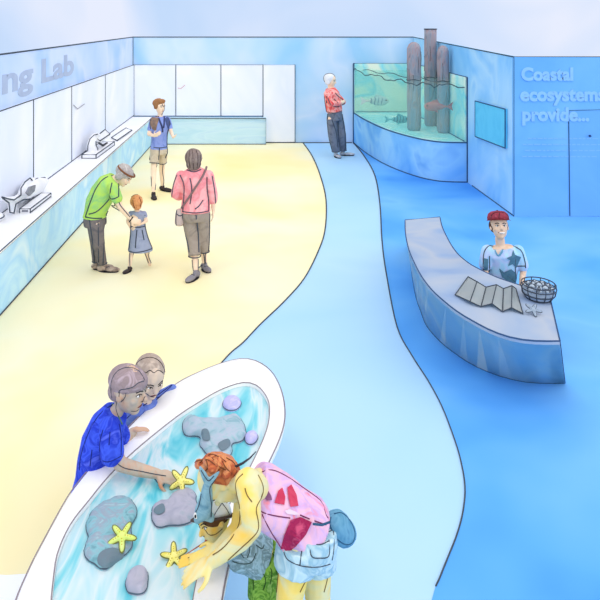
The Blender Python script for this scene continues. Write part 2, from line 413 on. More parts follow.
# ---- pilings
M_pl = wash('piling_wood', [(130,136,152),(152,156,168),(168,146,150),(120,130,144)], 4, stretch=(3,3,.6))
def piling(px, Y, r, topy, flat, label, zb=ZB+.02):
    p = Q(px, 100, Y); zt = H-(topy-CY)*Y/F
    t = thing('piling', V((p.x,Y,zb)), label, 'piling', 'wooden pilings in the aquarium')
    bm = bmesh.new(); u = V((r,0,0)); v = V((0,r,0)); c = lambda z: V((p.x,Y,z))
    secs = [(c(zb),u*.8,v*.8),(c(zb+.05),u,v)]+[(c(zb+.05+(zt-zb-.2)*k/6)+V((.006*math.sin(k*2),0,0)),u*(1+.02*math.sin(k*3)),v) for k in range(1,7)]
    if flat: secs += [(c(zt),u,v)]
    else: secs += [(c(zt-.12),u*.96,v*.96),(c(zt-.05),u*.75,v*.75),(c(zt-.01),u*.4,v*.4),(c(zt),u*.1,v*.1)]
    loft(bm, secs, 20); build('trunk', bm, M_pl, t, True)
    if flat:
        bm = bmesh.new(); tube(bm, [c(zt)+u*math.cos(a*.314)+v*math.sin(a*.314) for a in range(20)], .012, 6, True)
        build('rim_line', bm, INK, t)
        bm = bmesh.new(); loft(bm, [(c(zt),u*.8,v*.8),(c(zt+.006),u*.8,v*.8)], 20); build('cut_end', bm, wash('cut_wood', [(160,160,168)]), t)
    for k in range(9):
        bm = bmesh.new(); a = k*.7+.2; z = zb+.4+random.random()*(zt-zb-.9); q = u*math.cos(a)+v*math.sin(a)
        tube(bm, [c(z)+q*1.005, c(z+.22)+q*1.01+V((.01,0,0)), c(z+.35)+q*1.005], .006, 5)
        build('grain_line', bm, wash('grain', [(96,88,96)]), t)
    bm = bmesh.new(); tube(bm, [c(ZW+.005)+u*1.03*math.cos(a*.314)+v*1.03*math.sin(a*.314)+V((0,0,.012*math.sin(a))) for a in range(20)], .01, 6, True)
    build('waterline', bm, INK, t)
piling(414, 15.45, .152, 42, False, 'rounded grey piling standing left of the other two in the aquarium')
piling(430.5, 16.1, .140, 29, True, 'tallest grey piling with a flat cut top, middle of the three')
piling(443, 15.1, .128, 45.5, False, 'rounded grey piling nearest the side wall, behind the red fish')
# ---- fish
def fish(name, c, Lh, hh, dirx, mat, label, fin=None, stripes=None, th=.3, tilt=0):
    """swimming fish centred at c, body along X"""
    t = thing(name, c, label, 'fish'); X = V((dirx,0,tilt)).normalized(); Z = V((0,0,1))
    bm = bmesh.new(); pr = [(-.5,.16),(-.38,.22),(-.2,.62),(0,.95),(.2,1),(.36,.8),(.46,.45),(.5,.12)]
    loft(bm, [(c+X*Lh*a, V((0,1,0))*hh*b*th, Z*hh*b) for a, b in pr], 14); build('body', bm, mat, t, True)
    def fin_(pts, nm):
        bm = bmesh.new(); q = [c+X*Lh*a+Z*hh*b for a, b in pts]
        prism(bm, [p+V((0,.006,0)) for p in q], [p-V((0,.006,0)) for p in q]); build(nm, bm, fin or mat, t)
    fin_([(-.45,.05),(-.72,1.0),(-.66,0),(-.72,-.9),(-.45,-.1)], 'tail_fin')
    fin_([(-.15,.55),(-.05,1.5),(.15,1.2),(.25,.8)], 'dorsal_fin'); fin_([(-.05,-.8),(-.1,-1.4),(.12,-.85)], 'belly_fin')
    for s in (-1,1):
        bm = bmesh.new(); ell(bm, c+X*Lh*.38+Z*hh*.2+V((0,s*hh*.75*th*.9,0)), V((.018,0,0)), V((0,.012,0)), V((0,0,.018)), 8, 6)
        build('eye', bm, BLACK, t, True)
    if stripes:
        bm = bmesh.new()
        for a in (-.25,-.1,.05,.2,.3):
            b = .9 if abs(a) < .21 else .6
            tube(bm, [c+X*Lh*(a+.02*math.sin(k))+Z*hh*b*math.sin(k*.35)*.95+V((0,-1,0))*hh*b*th*1.02*math.cos(k*.35) for k in range(-4,5)], .009, 5)
        build('stripe', bm, stripes, t)
M_f1 = wash('fish_grey', [(186,206,204),(206,220,208)], 5); M_f2 = wash('fish_teal', [(96,170,182),(120,190,196)], 5); M_f3 = wash('fish_red', [(226,130,118),(206,104,100)], 5)
fish('fish', Q(377,101,16.9), .56, .115, 1, M_f1, 'pale grey striped fish swimming at the left of the aquarium', stripes=wash('fish_stripe', [(120,140,150)]), th=.4)
fish('fish', Q(399,119.5,16.1), .46, .09, 1, M_f2, 'small teal striped fish low in the aquarium, left of the pilings', stripes=wash('fish_stripe2', [(60,110,130)]), th=.4)
fish('fish', Q(436,106.5,14.72), .5, .1, -1, M_f3, 'red fish swimming in front of the pilings', fin=M_f3, th=.4)

# ================================================================== SPECIMENS ON THE LEFT COUNTER
M_w = wash('plaster_white', [(250,250,252),(236,238,244)], 4); M_gr = wash('pencil_shade', [(150,152,160),(120,124,134)], 8)
CT = .732
t = thing('fish_model', V((-3.22,9.6,CT)), 'large white fish model with forked tail near the front end of the counter', 'fish model')
fp = [(6,199,9.0),(16,200,9.2),(22,197,9.4),(29,189,9.65),(36,186,9.9),(41,183,10.1),(45,181,10.3)]; fr_ = [.03,.05,.075,.125,.13,.09,.05]
bm = bmesh.new(); chain(bm, [onX(a,b,-3.24) for a,b,_ in fp], fr_)
fb = fuse('body', bm, M_w, t, .012, 4)
def flatpoly(pts, X, th, nm, mat, par):
    bm = bmesh.new(); q = [onX(a,b,X) for a,b in pts]; prism(bm, [p-V((th,0,0)) for p in q], [p+V((th,0,0)) for p in q]); return build(nm, bm, mat, par)
flatpoly([(14,201),(9,199),(2,197),(3,200),(9,204),(10,213),(14,213),(16,204),(20,201)], -3.24, .02, 'tail_fin', M_w, t)
flatpoly([(24,190),(27,181),(30,178),(36,180),(40,182),(34,187)], -3.25, .015, 'dorsal_fin', M_w, t)
flatpoly([(26,193),(29,187),(35,185),(34,191),(29,196)], -3.10, .012, 'side_patch', M_gr, t)
bm = bmesh.new()
tube(bm, [onX(a,b,-3.2) for a,b in [(2,197),(9,199),(14,200),(21,195),(21,188),(25,182),(30,178),(33,181),(37,178.5),(45,177.5),(45,180),(41,184),(39,189)]], .009)
tube(bm, [onX(a,b,-3.17) for a,b in [(2,197.5),(9,203),(10,212.5),(14,213),(16,204),(23,200),(30,199)]], .009); build('outline_wire', bm, INK, t)
bm = bmesh.new(); tube(bm, [V((-3.24,9.75,CT+.05)), V((-3.24,9.75,CT+.12))], .02, 8); build('support_peg', bm, M_gr, t)
def bar(name, a, b, wd, h, label, cat):
    d = nrm(b-a); n = V((-d.y,d.x,0))*wd/2; t = thing(name, (a+b)/2, label, cat)
    bm = bmesh.new(); q = [a-n,b-n,b+n,a+n]; prism(bm, q, [p+V((0,0,h)) for p in q]); build('block', bm, M_w, t)
    bm = bmesh.new(); Z = V((0,0,h)); tube(bm, [p+Z for p in q], .008, 6, True)
    for p in q: tube(bm, [p, p+Z], .008)
    tube(bm, [q[0]+V((0,0,.01)),q[1]+V((0,0,.01))], .008)
    build('edge_line', bm, INK, t)
    e = (q[0]+q[3])/2; bm = bmesh.new(); q2 = [q[0],q[3]]; k = -d*.006
    prism(bm, [q[0]*.8+q[3]*.2+V((0,0,.012)), q[0]*.2+q[3]*.8+V((0,0,.012)), q[0]*.2+q[3]*.8+V((0,0,h-.012)), q[0]*.8+q[3]*.2+V((0,0,h-.012))],
              [x+k for x in [q[0]*.8+q[3]*.2+V((0,0,.012)), q[0]*.2+q[3]*.8+V((0,0,.012)), q[0]*.2+q[3]*.8+V((0,0,h-.012)), q[0]*.8+q[3]*.2+V((0,0,h-.012))]])
    build('end_label', bm, M_gr, t); return t
bar('display_block', G(25,213,CT), G(46,197,CT), .14, .055, 'flat white display block lying in front of the fish model', 'display block')
# part of a further specimen at the picture's edge
t = thing('shell_model', G(-6,222,CT), 'white rounded model cut off by the left edge of the picture', 'model')
bm = bmesh.new(); ell(bm, G(-5,222,CT)+V((0,0,.06)), V((.10,0,0)), V((0,.13,0)), V((0,0,.06))); build('shell', bm, M_w, t, True)
bm = bmesh.new(); c = G(-5,222,CT)+V((0,0,.06)); tube(bm, [c+V((.103*math.cos(a*.3),-.134*math.sin(a*.3),0)) for a in range(21)], .008, 6, True); build('edge_line', bm, INK, t)
# microscope
t = thing('microscope', G(93,154,CT), 'white microscope with curved arm on a slim base, further along the left counter', 'microscope')
a, b = G(89,158.5,CT), G(108,145,CT); d = nrm(b-a); n = V((-d.y,d.x,0))
bm = bmesh.new(); q = [a-n*.13,b-n*.13,b+n*.13,a+n*.13]; prism(bm, q, [p+V((0,0,.07)) for p in q]); build('base', bm, M_w, t)
bm = bmesh.new(); tube(bm, [p+V((0,0,.07)) for p in q], .01, 6, True); [tube(bm, [p,p+V((0,0,.07))], .01) for p in q]; tube(bm, [q[0],q[1]], .01); tube(bm, [q[3],q[0]], .01); build('edge_line', bm, INK, t)
Xm = -3.2
ap = [onX(x,y,Xm) for x,y in ((92,152),(91,146),(92.5,140),(95,136),(98,135.5))]
bm = bmesh.new(); chain(bm, ap, [.10,.085,.07,.06,.05]); fuse('arm', bm, M_w, t, .012, 4)
bm = bmesh.new(); tube(bm, [onX(x,y,Xm+.06) for x,y in ((87.5,151),(88,145),(90,139),(94,135),(98,134))], .009); tube(bm, [onX(x,y,Xm+.09) for x,y in ((97,152),(98,149),(96,145),(96,141))], .009); build('outline_wire', bm, INK, t)
q = [onX(95,139.5,Xm+.02),onX(100,143,Xm+.08),onX(110,136,Xm+.08),onX(105,131.5,Xm+.02)]
bm = bmesh.new(); prism(bm, q, [p+V((0,0,.04)) for p in q]); build('stage_head', bm, M_w, t)
bm = bmesh.new(); tube(bm, [p+V((0,0,.04)) for p in q], .011, 6, True); build('head_edge', bm, INK, t)
bm = bmesh.new(); tube(bm, [onX(99,143,Xm+.1),onX(103,145.5,Xm+.1),onX(107,143,Xm+.1)], .02); tube(bm, [onX(107,143,Xm+.08),onX(106,147,Xm+.08)], .018); build('eyepiece', bm, wash('dark_pencil', [(70,72,80)]), t)
t = thing('flat_tray', G(121,135,CT), 'flat white tray lying at the far end of the left counter', 'tray')
q = [G(111.5,138.5,CT),G(117,141.5,CT),G(132,131,CT),G(126,128.8,CT)]
bm = bmesh.new(); prism(bm, q, [p+V((0,0,.02)) for p in q]); build('sheet', bm, M_w, t)
bm = bmesh.new(); tube(bm, [p+V((0,0,.02)) for p in q], .012, 6, True); build('edge_line', bm, INK, t)

# ================================================================== RECEPTION DESK
DZ = .65
fo = spline([(405,220),(405.5,234),(409,250),(415,264),(422,277),(432,290),(444,301),(458,312),(473,321),(489,329.5),(506,336),(522,339.5),(539,341),(560,341)], 4)
fi = spline([(440,217),(442,226),(446,235),(452,246),(459,255),(470,264),(483,271),(496,277),(510,282),(521,285.5),(534,289),(549,293)], 4)
ba = spline([(411,245),(411.5,270),(416,297),(421,312),(427,327),(440,342),(455,354),(472,365),(492,374),(510,379.5),(528,383),(546,384),(565,384)], 4)
FO = [G(p.x,p.y,DZ) for p in fo]; FI = [G(p.x,p.y,DZ) for p in fi]; BA = [G(p.x,p.y,0) for p in ba]
def resamp(P, n):
    d = [0]; 
    for a, b in zip(P, P[1:]): d.append(d[-1]+(b-a).length)
    out = []; j = 0
    for i in range(n):
        s = d[-1]*i/(n-1)
        while j < len(P)-2 and d[j+1] < s: j += 1
        out.append(P[j].lerp(P[j+1], min(1,(s-d[j])/max(1e-9,d[j+1]-d[j]))))
    return out
FO = resamp(FO,40); FI = resamp(FI,40); BA = resamp(BA,40)
t = thing('reception_desk', V((2.4,6.9,0)), 'curved grey-topped reception desk with pale blue front, beside the capped attendant', 'desk')
M_dt = wash('desk_top', [(130,158,200),(156,176,202),(172,184,200),(142,168,204)], 1.0, dist=.6)
M_df = wash('desk_front', [(176,226,254),(198,236,254),(220,244,254),(184,228,254)], 1.2, dist=.7)
bm = bmesh.new(); prism(bm, [p-V((0,0,.03)) for p in FO+FI[::-1]], FO+FI[::-1]); bmesh.ops.triangulate(bm, faces=[f for f in bm.faces if len(f.verts)>4]); build('worktop', bm, M_dt, t)
bm = bmesh.new()
a = [bm.verts.new(V((p.x,p.y,DZ-.03))) for p in FO]; b = [bm.verts.new(p+V((0,0,.004))) for p in BA]
for i in range(39): bm.faces.new((a[i],b[i],b[i+1],a[i+1]))
bmesh.ops.solidify(bm, geom=bm.faces[:], thickness=.03); build('front_panel', bm, M_df, t, True)
for i in (0,39):
    bm = bmesh.new(); x = V((0,0,DZ-.035)); fi_ = FI[i]; lo = BA[i].lerp(V((fi_.x,fi_.y,0)), .9)
    q = [V((FO[i].x,FO[i].y,DZ-.035)),V((fi_.x,fi_.y,DZ-.035)),V((lo.x,lo.y,.004)),BA[i]+V((0,0,.004))]; s = (FO[20]-FO[i]).normalized()*.03; s.z = 0
    prism(bm, q, [p+s for p in q]); build('end_panel', bm, M_df, t)
bm = bmesh.new(); tube(bm, FO+FI[::-1], .0065, 6, True); tube(bm, [p+V((0,0,.01)) for p in BA], .0065)
tube(bm, [FO[-1]-V((0,0,.01)), BA[-1]+V((0,0,.01))], .006); tube(bm, [FO[0]-V((0,0,.01)), BA[0]+V((0,0,.01))], .006); build('edge_line', bm, INKB, t)
# folded leaflet
t = thing('folded_leaflet', G(485,298,DZ), 'concertina-folded blank leaflet opened out on the desk', 'leaflet')
up = [(468,277),(485,287),(494,285),(505,288),(515,286)]; dn = [(455,295),(481,307),(491,304),(503,312),(512,308),(522,313)]
lp = [((455,295),(468,277)),((470,302),(477,282)),((481,307),(486,287.5)),((492,304),(496.5,285)),((502.5,312),(503.5,289)),((511.5,308),(512,286)),((523,314),(516,289))]
bm = bmesh.new(); A = []; Bv = []
for i, (p, q) in enumerate(lp):
    z = DZ+.006+(.022 if i % 2 else 0); A.append(G(*p,z)); Bv.append(G(*q,z))
va = [bm.verts.new(p) for p in A]; vb = [bm.verts.new(p) for p in Bv]
for i in range(len(A)-1): bm.faces.new((va[i],va[i+1],vb[i+1],vb[i]))
bmesh.ops.solidify(bm, geom=bm.faces[:], thickness=.003); build('paper', bm, wash('paper_grey', [(192,206,212),(204,212,214)], 3), t)
bm = bmesh.new(); up_ = V((0,0,.004)); tube(bm, [p+up_ for p in A], .005); tube(bm, [p+up_ for p in Bv], .005)
for p, q in zip(A, Bv): tube(bm, [p+up_, q+up_], .0045)
build('fold_line', bm, INK, t)
# basket of shells
bc = G(538.5,298,DZ)
t = thing('shell_basket', bc, 'round wire basket full of shells at the right end of the desk', 'basket')
bm = bmesh.new(); R = .155
for z, r in ((.01,.75),(.05,.93),(.10,1.0),(.135,.97)): tube(bm, [bc+V((R*r*math.cos(a*.26),R*r*math.sin(a*.26)*1.12,z)) for a in range(24)], .0055, 6, True)
for a in range(12):
    u = V((math.cos(a*.5236),1.12*math.sin(a*.5236),0)); tube(bm, [bc+u*R*.75+V((0,0,.01)),bc+u*R*.93+V((0,0,.05)),bc+u*R+V((0,0,.1)),bc+u*R*.97+V((0,0,.135))], .0045)
build('wire_frame', bm, INK, t)
bm = bmesh.new(); loft(bm, [(bc+V((0,0,.004)),V((R*.72,0,0)),V((0,R*.8,0))),(bc+V((0,0,.06)),V((R*.9,0,0)),V((0,R*1.0,0)))], 24); build('basket_bowl', bm, wash('basket_inner', [(176,196,216),(160,182,206)], 6), t)
M_sh = wash('shell_pale', [(196,208,220),(176,194,210),(212,216,220)], 14)
def shell(c, s, a, label):
    tt = thing('shell', c, label, 'shell', 'shells in the wire basket')
    ca, sa = math.cos(a), math.sin(a); X = V((ca,sa,0)); Yv = V((-sa,ca,0))
    bm = bmesh.new(); ell(bm, c, X*s, Yv*s*.75, V((0,0,s*.6)), 12, 8); build('whorl', bm, M_sh, tt, True)
    bm = bmesh.new()
    for k in (-.5,0,.5): tube(bm, [c+X*s*math.cos(t_)*.98*math.cos(k)+Yv*s*.75*math.sin(k)*1.02*math.cos(t_)+V((0,0,s*.62*math.sin(t_))) for t_ in [i*.39 for i in range(9)]], .0035, 5)
    build('ridge', bm, INK, tt)
k = 0
for r, n, z in ((0,1,.125),(.062,6,.115),(.112,9,.105)):
    for i in range(n):
        a = 2*math.pi*i/n+r*20
        shell(bc+V((r*math.cos(a),r*1.12*math.sin(a),z)), .033, a*1.7, 'small pale ridged shell heaped in the wire basket'); k += 1
# ---- starfish
def starfish(c, R, mat, label, rot=0, up=V((0,0,1)), dotmat=None, line_r=.004, th=.28, parent_name='starfish'):
    up = nrm(up); X = nrm(V((0,-1,0)).cross(up)) if abs(up.y) < .95 else V((1,0,0)); Yv = up.cross(X)
    t = thing(parent_name, c, label, 'starfish')
    pol = []
    for i in range(60):
        a = 2*math.pi*i/60; k = (1+math.cos(5*a))/2
        pol.append((a+rot, R*(.36+.64*k**1.7)))
    bm = bmesh.new(); rings = []
    for s, z in ((1,0),(1,.25),(.8,.62),(.5,.9),(.2,1.0)):
        rings.append([bm.verts.new(c+(X*math.cos(a)+Yv*math.sin(a))*r*s*(1 if s == 1 else 1)+up*R*th*z) for a, r in pol])
    for a, b in zip(rings, rings[1:]):
        for i in range(60): bm.faces.new((a[i],a[(i+1)%60],b[(i+1)%60],b[i]))
    bm.faces.new(rings[0][::-1]); bm.faces.new(rings[-1]); build('body', bm, mat, t, True)
    bm = bmesh.new(); tube(bm, [c+(X*math.cos(a)+Yv*math.sin(a))*r*1.02+up*R*th*.15 for a, r in pol], line_r, 5, True); build('edge_line', bm, wash('star_edge', [(118,122,70)]) if dotmat is None else INK, t)
    bm = bmesh.new()
    for k in range(5):
        a = rot+2*math.pi*k/5
        for s in (.25,.42,.58): 
            p = c+(X*math.cos(a)+Yv*math.sin(a))*R*s+up*R*th*(1.02-.75*s*s*1.2); ell(bm, p, X*R*.05, Yv*R*.05, up*R*.05, 8, 6)
    build('spine_dots', bm, dotmat or wash('star_dot', [(206,190,70)]), t, True)
    return t
starfish(G(533,314,DZ)+V((0,0,.035)), .075, wash('star_grey', [(150,170,190),(170,184,196)], 10), 'small grey starfish on the desk below the shell basket', .3, V((0,-.5,1)), dotmat=wash('sd',[(110,130,150)]), line_r=.0035)

# ================================================================== TOUCH POOL
RZ = .60; WZ = .57
outer = [(28,570),(47,533),(67,497),(80,479),(98,458),(122,433),(148,407),(175,384),(200,371),(222,362.5),(243,358),(260,362),(274,374),(283,395),(285,418),(279,440),(266,468),(252,500),(240,530),(230,560),(222,600),(214,660),(200,730),(150,800),(80,800),(20,740),(6,670),(12,612)]
inner = [(55,570),(60,547),(72,522),(90,499),(108,477),(130,455),(157,432),(180,414),(200,401),(219,390),(238,383),(250,382.5),(260,388),(268,401),(268.5,418),(264,435),(254,457),(240,484),(226,508),(212,532),(202,556),(194,590),(186,640),(170,690),(135,730),(95,725),(65,680),(52,620)]
def loop(pts, z, n=110):
    P = [G(p.x,p.y,z) for p in spline(pts, 6, True)]; P.append(P[0]); return resamp(P, n+1)[:-1]
OU = loop(outer, RZ); IN = loop(inner, RZ)
t = thing('touch_pool', V((-.6,4,0)), 'raised oval touch pool with broad white rim and turquoise water', 'touch pool')
cen = V((-.55,4.2,0))
def lower(P, z, k):
    out = []
    for p in P:
        d = V((cen.x-p.x, (cen.y-p.y)*.5, 0)); out.append(V((p.x,p.y,z))+d.normalized()*k)
    return out
def strips(bm, rings):
    R_ = [[bm.verts.new(p) for p in r] for r in rings]; n = len(R_[0])
    for a, b in zip(R_, R_[1:]):
        for i in range(n): bm.faces.new((a[i],a[(i+1)%n],b[(i+1)%n],b[i]))
    return R_
M_rim = wash('rim_white', [(252,252,252),(246,247,250),(250,248,240)], 1.2)
bm = bmesh.new(); R_ = strips(bm, [lower(OU,.53,.03), lower(OU,.55,0), lower(OU,.585,0), lower(OU,RZ,.012), lower(IN,RZ,-.01), lower(IN,.585,0), lower(IN,.55,.0), lower(IN,.52,-.02)])
build('rim', bm, M_rim, t, True)
bm = bmesh.new(); strips(bm, [lower(OU,.545,.12), lower(OU,.3,.22), lower(OU,.008,.24), lower(OU,.008,.27), lower(OU,.3,.25), lower(OU,.545,.15)]); build('outer_wall', bm, wash('pool_wall', [(226,236,248),(240,244,250)], 1), t, True)
bm = bmesh.new(); R_ = strips(bm, [lower(IN,.52,-.004), lower(IN,.36,.03), lower(IN,.30,.12)]); bm.faces.new(R_[-1]); build('basin', bm, wash('basin_pale', [(190,236,242),(226,246,250)], 1.5), t, True)
M_wat = wash('pool_water', [(84,206,226),(130,222,236),(180,236,244),(228,247,251),(196,238,248)], 2.6, rough=.35, stretch=(2.2,.55,1), rot=-.55, dist=1.2, spec=.2, lo=.30, hi=.62)
nt = M_wat.node_tree; b = nt.nodes['Principled BSDF']; out = nt.nodes['Material Output']; tr = nt.nodes.new('ShaderNodeBsdfTransparent'); mx = nt.nodes.new('ShaderNodeMixShader')
tr.inputs[0].default_value = lin((200,240,245)); mx.inputs[0].default_value = .82
nt.links.new(tr.outputs[0], mx.inputs[1]); nt.links.new(b.outputs[0], mx.inputs[2]); nt.links.new(mx.outputs[0], out.inputs[0])
bm = bmesh.new(); vs = [bm.verts.new(p) for p in lower(IN,WZ,.002)]; bm.faces.new(vs); bmesh.ops.triangulate(bm, faces=bm.faces); build('water', bm, M_wat, t)
bm = bmesh.new(); tube(bm, lower(OU,RZ-.004,0), .0038, 6, True); tube(bm, lower(IN,RZ-.004,-.004), .0034, 6, True); build('edge_line', bm, wash('rim_pencil', [(140,130,136)]), t)
# ---- rocks
def rock(pts, mat, label, hgt=.05, cat='rock', name='rock', bump=.008, edge=True, spots=None, vox=.012, er=.0035):
    P = [G(p.x,p.y,WZ) for p in spline(pts, 4, True)]; c = sum(P, V((0,0,0)))/len(P)
    t = thing(name, V((c.x,c.y,.30)), label, cat)
    bm = bmesh.new(); n = len(P)
    lay = [(.302,.86),(.46,.99),(WZ,1.0),(WZ+hgt*.5,.95),(WZ+hgt*.85,.8),(WZ+hgt,.5)]
    R_ = [[bm.verts.new(V((c.x,c.y,0)).lerp(V((p.x,p.y,0)), s)+V((0,0,z))) for p in P] for z, s in lay]
    for a, b in zip(R_, R_[1:]):
        for i in range(n): bm.faces.new((a[i],a[(i+1)%n],b[(i+1)%n],b[i]))
    bm.faces.new(R_[0][::-1]); bm.faces.new(R_[-1]); o = fuse('stone', bm, mat, t, vox, 5, bump, 14)
    if edge:
        T = bvh(o); q = []
        for p in P:
            d = (V((p.x-c.x,p.y-c.y,0))); h = T.ray_cast(V((c.x,c.y,WZ+.008))+d*1.6, -d.normalized())
            q.append(h[0] if h[0] else V((p.x,p.y,WZ+.008)))
        bm = bmesh.new(); tube(bm, q, er, 6, True); build('waterline', bm, wash('rock_line', [(84,102,116)]), t)
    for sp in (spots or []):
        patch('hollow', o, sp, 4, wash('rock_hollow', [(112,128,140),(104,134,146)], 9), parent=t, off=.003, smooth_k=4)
    return o
M_rt = wash('rock_teal', [(112,158,170),(136,188,198),(152,164,180),(160,200,206)], 9, dist=2)
M_rg = wash('rock_grey', [(156,160,178),(178,178,194),(150,168,182)], 8, dist=2)
M_rb = wash('rock_bluegrey', [(136,174,186),(162,190,202),(178,190,206),(144,192,198)], 8, dist=2)
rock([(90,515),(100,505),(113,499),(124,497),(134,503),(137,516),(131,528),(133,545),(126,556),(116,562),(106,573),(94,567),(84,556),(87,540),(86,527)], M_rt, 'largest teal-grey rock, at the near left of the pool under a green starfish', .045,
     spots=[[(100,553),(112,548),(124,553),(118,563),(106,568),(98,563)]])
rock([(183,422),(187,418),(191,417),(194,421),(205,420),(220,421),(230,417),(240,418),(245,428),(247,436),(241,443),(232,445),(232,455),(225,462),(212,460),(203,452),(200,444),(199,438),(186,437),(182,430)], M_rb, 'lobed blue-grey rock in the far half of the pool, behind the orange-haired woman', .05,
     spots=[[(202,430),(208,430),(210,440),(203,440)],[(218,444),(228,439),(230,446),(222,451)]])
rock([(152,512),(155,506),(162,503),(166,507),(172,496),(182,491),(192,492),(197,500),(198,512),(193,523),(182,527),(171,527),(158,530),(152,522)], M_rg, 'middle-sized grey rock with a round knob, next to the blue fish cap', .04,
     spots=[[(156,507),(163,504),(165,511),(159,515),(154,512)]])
rock([(127,581),(131,573),(139,571),(147,575),(147,588),(143,596),(131,596),(126,590)], M_rg, 'small grey rock at the bottom edge of the pool', .045, vox=.008)
M_pu = wash('pebble_lilac', [(196,190,236),(180,182,230),(214,206,242)], 12)
rock([(223,403),(227,398.5),(234,397.5),(240,401),(241,406),(236,411),(228,411.5),(223,408)], M_pu, 'oval lilac pebble near the far end of the pool', .035, 'pebble', 'pebble', .001, vox=.007)
rock([(245,438),(249,434),(255,433.5),(258,438),(256,443),(251,446),(246,444)], M_pu, 'small pale lilac pebble touching the right side of the lobed rock', .035, 'pebble', 'pebble', .001, vox=.007)
M_sy = wash('star_yellow', [(244,234,96),(250,242,150),(238,220,70)], 14); M_sg = wash('star_green', [(214,236,112),(226,240,150)], 14)
c = G(122,537,WZ+.052); starfish(c, .075, M_sg, 'yellow-green starfish lying on the largest rock', .5, V((0,-.45,1)))
c = G(174,557,WZ+.012); starfish(c, .068, M_sy, 'yellow starfish lying in the water to the left of the reaching hands', 1.1, V((0,-.45,1)))

# ================================================================== PEOPLE
def avg(*a): return sum(a, V((0,0,0)))/len(a)
SKIN = wash('skin_pale', [(250,226,198),(244,212,184)], 8)
SKINY = wash('skin_yellow_wash', [(250,210,84),(252,222,120),(228,224,176),(250,208,96)], 4, dist=.8)
SKINB = wash('skin_grey_brown', [(218,168,134),(212,176,150),(192,180,164),(202,144,110)], 6, dist=.7)
def hand(bm, w, d, pn, s, curl=.5, side=1):
    """palm with four unequal bent fingers and a thumb; w wrist, d direction, pn palm normal"""
    d = nrm(d); pn = nrm(pn-d*pn.dot(d)); x = nrm(d.cross(pn))*side
    ell(bm, w+d*.045*s, x*.040*s, pn*.016*s, d*.052*s, 12, 8)
    for k, (o, Lf) in enumerate(((.028,.068),(.010,.078),(-.009,.072),(-.027,.056))):
        b = w+d*.078*s+x*o*s; a = 0; q = [w+d*.05*s+x*o*.8*s, b]; r = [.010*s,.0092*s]; spread = x*(o*3.0)
        for j, f in enumerate((.45,.32,.23)):
            a += curl*(.35,.5,.4)[j]; dd = nrm(d*math.cos(a)+pn*math.sin(a)+spread*.6); q.append(q[-1]+dd*Lf*f*s); r.append((.0088,.008,.0065)[j]*s)
        chain(bm, q, r, 8)
    t0 = w+d*.018*s+x*.026*s; t1 = t0+(d*.6+x*.9+pn*.25).normalized()*.036*s; t2 = t1+(d*.9+x*.35+pn*.35).normalized()*.03*s; t3 = t2+(d+x*.05+pn*.4).normalized()*.022*s
    chain(bm, [w+d*.01*s,t0,t1,t2,t3], [.014*s,.014*s,.011*s,.0095*s,.0075*s], 8)
def head(bm, c, f, u, s):
    """c centre, f facing, u crown; s = chin-to-crown height"""
    f = nrm(f); u = nrm(u-f*u.dot(f)); r = nrm(f.cross(u))
    ell(bm, c+u*.12*s-f*.04*s, r*.335*s, f*.42*s, u*.38*s, 20, 14)
    ell(bm, c-u*.10*s+f*.06*s, r*.27*s, f*.30*s, u*.36*s, 18, 12)
    ell(bm, c-u*.36*s+f*.20*s, r*.13*s, f*.12*s, u*.11*s, 12, 8)
    capsule(bm, c+u*.06*s+f*.33*s, c-u*.08*s+f*.42*s, .035*s, .055*s, 10)
    for k in (-1,1):
        ell(bm, c+r*k*.335*s-u*.04*s-f*.03*s, r*.035*s, f*.07*s, u*.10*s, 10, 8)
        ell(bm, c+r*k*.17*s-u*.09*s+f*.24*s, r*.09*s, f*.08*s, u*.09*s, 10, 8)
    return c, f, u, r
def face(o, hd, s, root, T=None, gaze=True, smile=False, lips=(160,80,76), brow=None, lr=None):
    """eyes, brows and mouth laid on the real head surface"""
    c, f, u, r = hd; T = T or bvh(o); lr = lr or .011*s
    def on(a, b, off=.0): 
        p = c+r*a*s+u*b*s; h = T.ray_cast(p+f*s*1.2, -f)
        return (h[0] if h[0] else p+f*.4*s)+f*off*s
    for k in (-1,1):
        e = on(.135*k, .03, -.012)
        bm = bmesh.new(); ell(bm, e, r*.055*s, f*.03*s, u*.032*s, 12, 8); ew = build('eye', bm, wash('eye_white', [(244,242,236)]), root, True)
        bm = bmesh.new(); ell(bm, e+f*.018*s, r*.024*s, f*.018*s, u*.026*s, 10, 8); build('iris', bm, BLACK, ew, True)
        line('eyelid', [on(.135*k+d_, .03+h_, .01) for d_, h_ in ((-.065,.0),(-.03,.033),(.02,.037),(.065,.005))], lr*.8, BLACK, root)
        line('eyebrow', [on(.135*k+d_, .115+h_, .006) for d_, h_ in ((-.075,-.004),(0,.02),(.075,-.004))], lr*1.3, brow or BLACK, root)
    w_ = .13 if smile else .085; dy = .04 if smile else 0
    bm = bmesh.new(); tube(bm, [on(a*w_, -.245+abs(a)**2*dy, .006) for a in (-1,-.6,-.2,.2,.6,1)], [lr*.7,lr*1.5,lr*1.9,lr*1.9,lr*1.5,lr*.7], 8); build('mouth', bm, wash('lips%d%d%d' % lips, [lips]), root, True)
    line('nostril_line', [on(a, -.135, .004) for a in (-.045,-.02,.02,.045)], lr*.6, BLACK, root)
